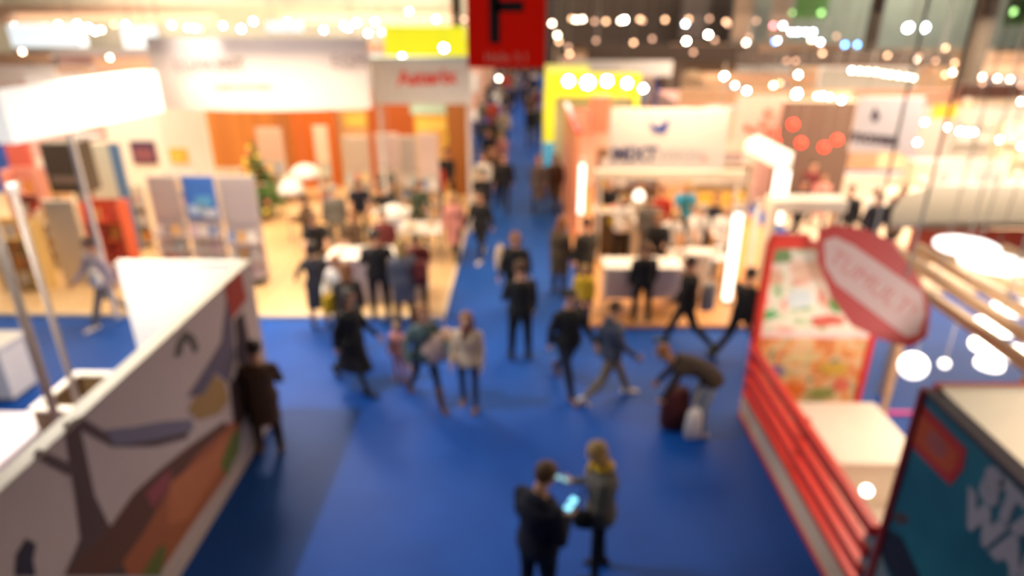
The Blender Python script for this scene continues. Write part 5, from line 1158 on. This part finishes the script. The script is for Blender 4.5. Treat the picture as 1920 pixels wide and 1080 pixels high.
def crowd(px, py, face, top, hair, h, where, bottom='black', z=0.0, pr=None, by='feet'):
    e = PROT[pr if pr is not None else rng.randrange(6)]
    if e[1]: o = copy_tree(e[0])
    else: o = e[0]; e[1] = True
    q = G(px, py, z) if by == 'feet' else G(px, py, z+h)
    x, y = q.x, q.y
    for _ in range(40):
        for ox, oy in PL:
            d = math.hypot(x-ox, y-oy)
            if d < .60: f = (.61-d)/max(d, .01); x += (x-ox)*f*.8 + .004; y += (y-oy)*f*.8
        for x0, y0, x1, y1 in RECTS:
            g = .26
            if x0-g < x < x1+g and y0-g < y < y1+g:
                e_ = [(x-x0+g, -1, 0), (x1+g-x, 1, 0), (y-y0+g, 0, -1), (y1+g-y, 0, 1)]; e_.sort(); dd, sx, sy = e_[0]; x += sx*(dd+.01); y += sy*(dd+.01)
    if abs(x) < 2.3 and y > 23: x = max(-2.0, min(1.95, x))
    if 11.6 < y < 26 and z == 0 and px < 1060: x = max(-1.2, min(.95, x))
    if z > 0 and not (-10.3 < x < -1.6 and 11.6 < y < 26.8 or 1.35 < x < 6.5 and 11.3 < y < 21.9): z = 0
    PL.append((x, y)); put(o, (x, y, z), face, h)
    for c in o.children:
        n = c.name.split('.')[0]; m = {'hair': HRN[hair], 'trousers': TOPN[bottom]}.get(n, TOPN[top] if n in ('jacket','coat','shirt','dress') else None)
        if m: c.material_slots[0].link = 'OBJECT'; c.material_slots[0].material = m
    o['label'] = '%s haired person in %s, %s' % (hair, top, where); return o
# left stand (py = top of head)
for a in ((585,392,200,'black','brown',1.7,'alone behind the left end of the long counter','black',4),(628,468,170,'white','ginger',1.62,'close to the left end of the long counter','black',3),
          (622,345,20,'grey','grey',1.75,'at the round table near the fir tree','grey',0),(655,330,200,'navy','dark',1.7,'with a navy top near the round white tables','black',4),(660,395,150,'brown','ginger',1.66,'between the round tables and the counter','black',3),
          (690,400,180,'maroon','dark',1.68,'directly behind the middle of the long counter','black',0),(745,425,190,'maroon','dark',1.66,'under the domed lamp in the left stand','black',4),(718,340,160,'black','dark',1.74,'bending towards the table behind the domed lamp','black',4),
          (770,335,220,'dark green','brown',1.70,'right of the domed lamp','grey',3),(795,355,175,'pink','blond',1.66,'beside the corner posts of the left stand','black',1),(812,300,170,'red','dark',1.74,'at the aisle side of the left stand','black',0),(836,275,165,'black','dark',1.76,'standing by the brown corner wall','black',2),
          (570,362,120,'brown','dark',1.62,'left of the round table near the fir tree','brown',3),(735,300,170,'grey','dark',1.7,'in front of the lilac and grey racks','black',4)):
    crowd(a[0], a[1], a[2], a[3], a[4], a[5], a[6], a[7], .07, a[8], 'head')
# right stand
for a in ((1142,330,170,'black','ginger',1.7,'under the left half of the white hanging banner','black',4),(1165,352,200,'white','blond',1.66,'behind the dark counter with the mustard band','black',3),(1222,362,180,'grey','brown',1.74,'in the middle of the orange floor','grey',0),
          (1238,395,170,'black','ginger',1.7,'behind the two white counters','black',3),(1285,335,190,'cyan','blond',1.78,'wearing the only cyan top of the right stand','black',4),(1262,345,150,'red','brown',1.68,'left of the person in the cyan top','black',0),
          (1310,375,200,'white','grey',1.72,'in front of the person in the cyan top','white',4),(1332,395,160,'white','blond',1.7,'right of the papers in the right stand','grey',3),(1350,365,170,'navy','ginger',1.78,'at the right end of the orange floor','navy',0),(1290,400,190,'white','blond',1.6,'leaning over the papers on the white table','black',4),(1190,340,175,'brown','dark',1.72,'near the tall brown bookshelf','black',0)):
    crowd(a[0], a[1], a[2], a[3], a[4], a[5], a[6], a[7], .07, a[8], 'head')
# right distance
for a in ((1600,345,150,'black','dark',1.74,'at the left of the group under the square hanging sign'),(1625,352,200,'navy','dark',1.7,'second from the left under the square hanging sign'),(1648,340,180,'white','grey',1.66,'in pale clothes under the square hanging sign'),(1672,350,170,'black','brown',1.76,'right of the one in white under the square sign'),(1695,342,160,'maroon','dark',1.72,'at the right of the group under the square sign'),(1528,300,175,'maroon','dark',1.74,'before the brown wall with the red lamps'),(1510,330,190,'navy','dark',1.74,'nearer the white portal frame'),(1548,320,170,'pink','brown',1.6,'right of the one in maroon before the brown wall')):
    crowd(a[0], a[1], a[2], a[3], a[4], a[5], a[6], 'black', .0, None, 'head')
# aisle crowd, front to back
AI = [(905,432,'black','dark','left edge of the aisle behind the white soled walker'),(925,372,'brown','ginger','left lane of the aisle beside the yellow waist bag'),(895,382,'white','ginger','left edge of the aisle, pale clothes'),(1030,392,'brown','brown','right edge of the aisle beside the grey brown coat'),
 (940,330,'pink','blond','left lane, some way behind the yellow waist bag'),(912,335,'navy','brown','left lane next to a pink one'),(890,330,'maroon','dark','close to the brown corner wall'),(925,290,'black','dark','left lane by the middle of the aisle'),(900,288,'blue grey','blond','left edge by the middle of the aisle'),(945,275,'beige','blond','centre left by the middle of the aisle'),
 (995,275,'black','brown','right lane by the middle of the aisle'),(1008,262,'dark green','blond','right lane near the cyan foot of the yellow column'),(925,250,'red','dark','left lane far down the aisle in red'),(905,245,'grey','brown','left edge far down the aisle in grey'),(950,238,'black','dark','centre far down the aisle in black'),(992,235,'brown','dark','right lane far down the aisle'),
 (930,222,'white','grey','left lane farther down in white'),(1005,222,'maroon','blond','right edge farther down in maroon'),(960,212,'navy','dark','centre of the aisle under the hanging letter sign'),(915,210,'black','blond','left edge under the hanging letter sign'),(985,206,'black','brown','right lane under the hanging letter sign'),(940,200,'tan','dark','left lane in tan under the hanging letter sign'),
 (970,193,'grey','grey','near the far end of the aisle in grey'),(1000,192,'navy','dark','near the far end at the right'),(925,190,'navy','brown','near the far end at the left'),(950,185,'red','blond','near the far end in red'),(985,180,'black','ginger','at the far end, second from right'),(962,176,'brown','dark','at the far end in the middle'),(940,175,'black','grey','at the far end on the left'),(1002,174,'white','dark','at the far end on the right in white')]
for px, py, top, hair, wh in AI: crowd(px, py, rng.choice((0, 10, 170, 180, 190, -10)), top, hair, rng.uniform(1.6, 1.84), wh, rng.choice(('black','black','navy','grey')))
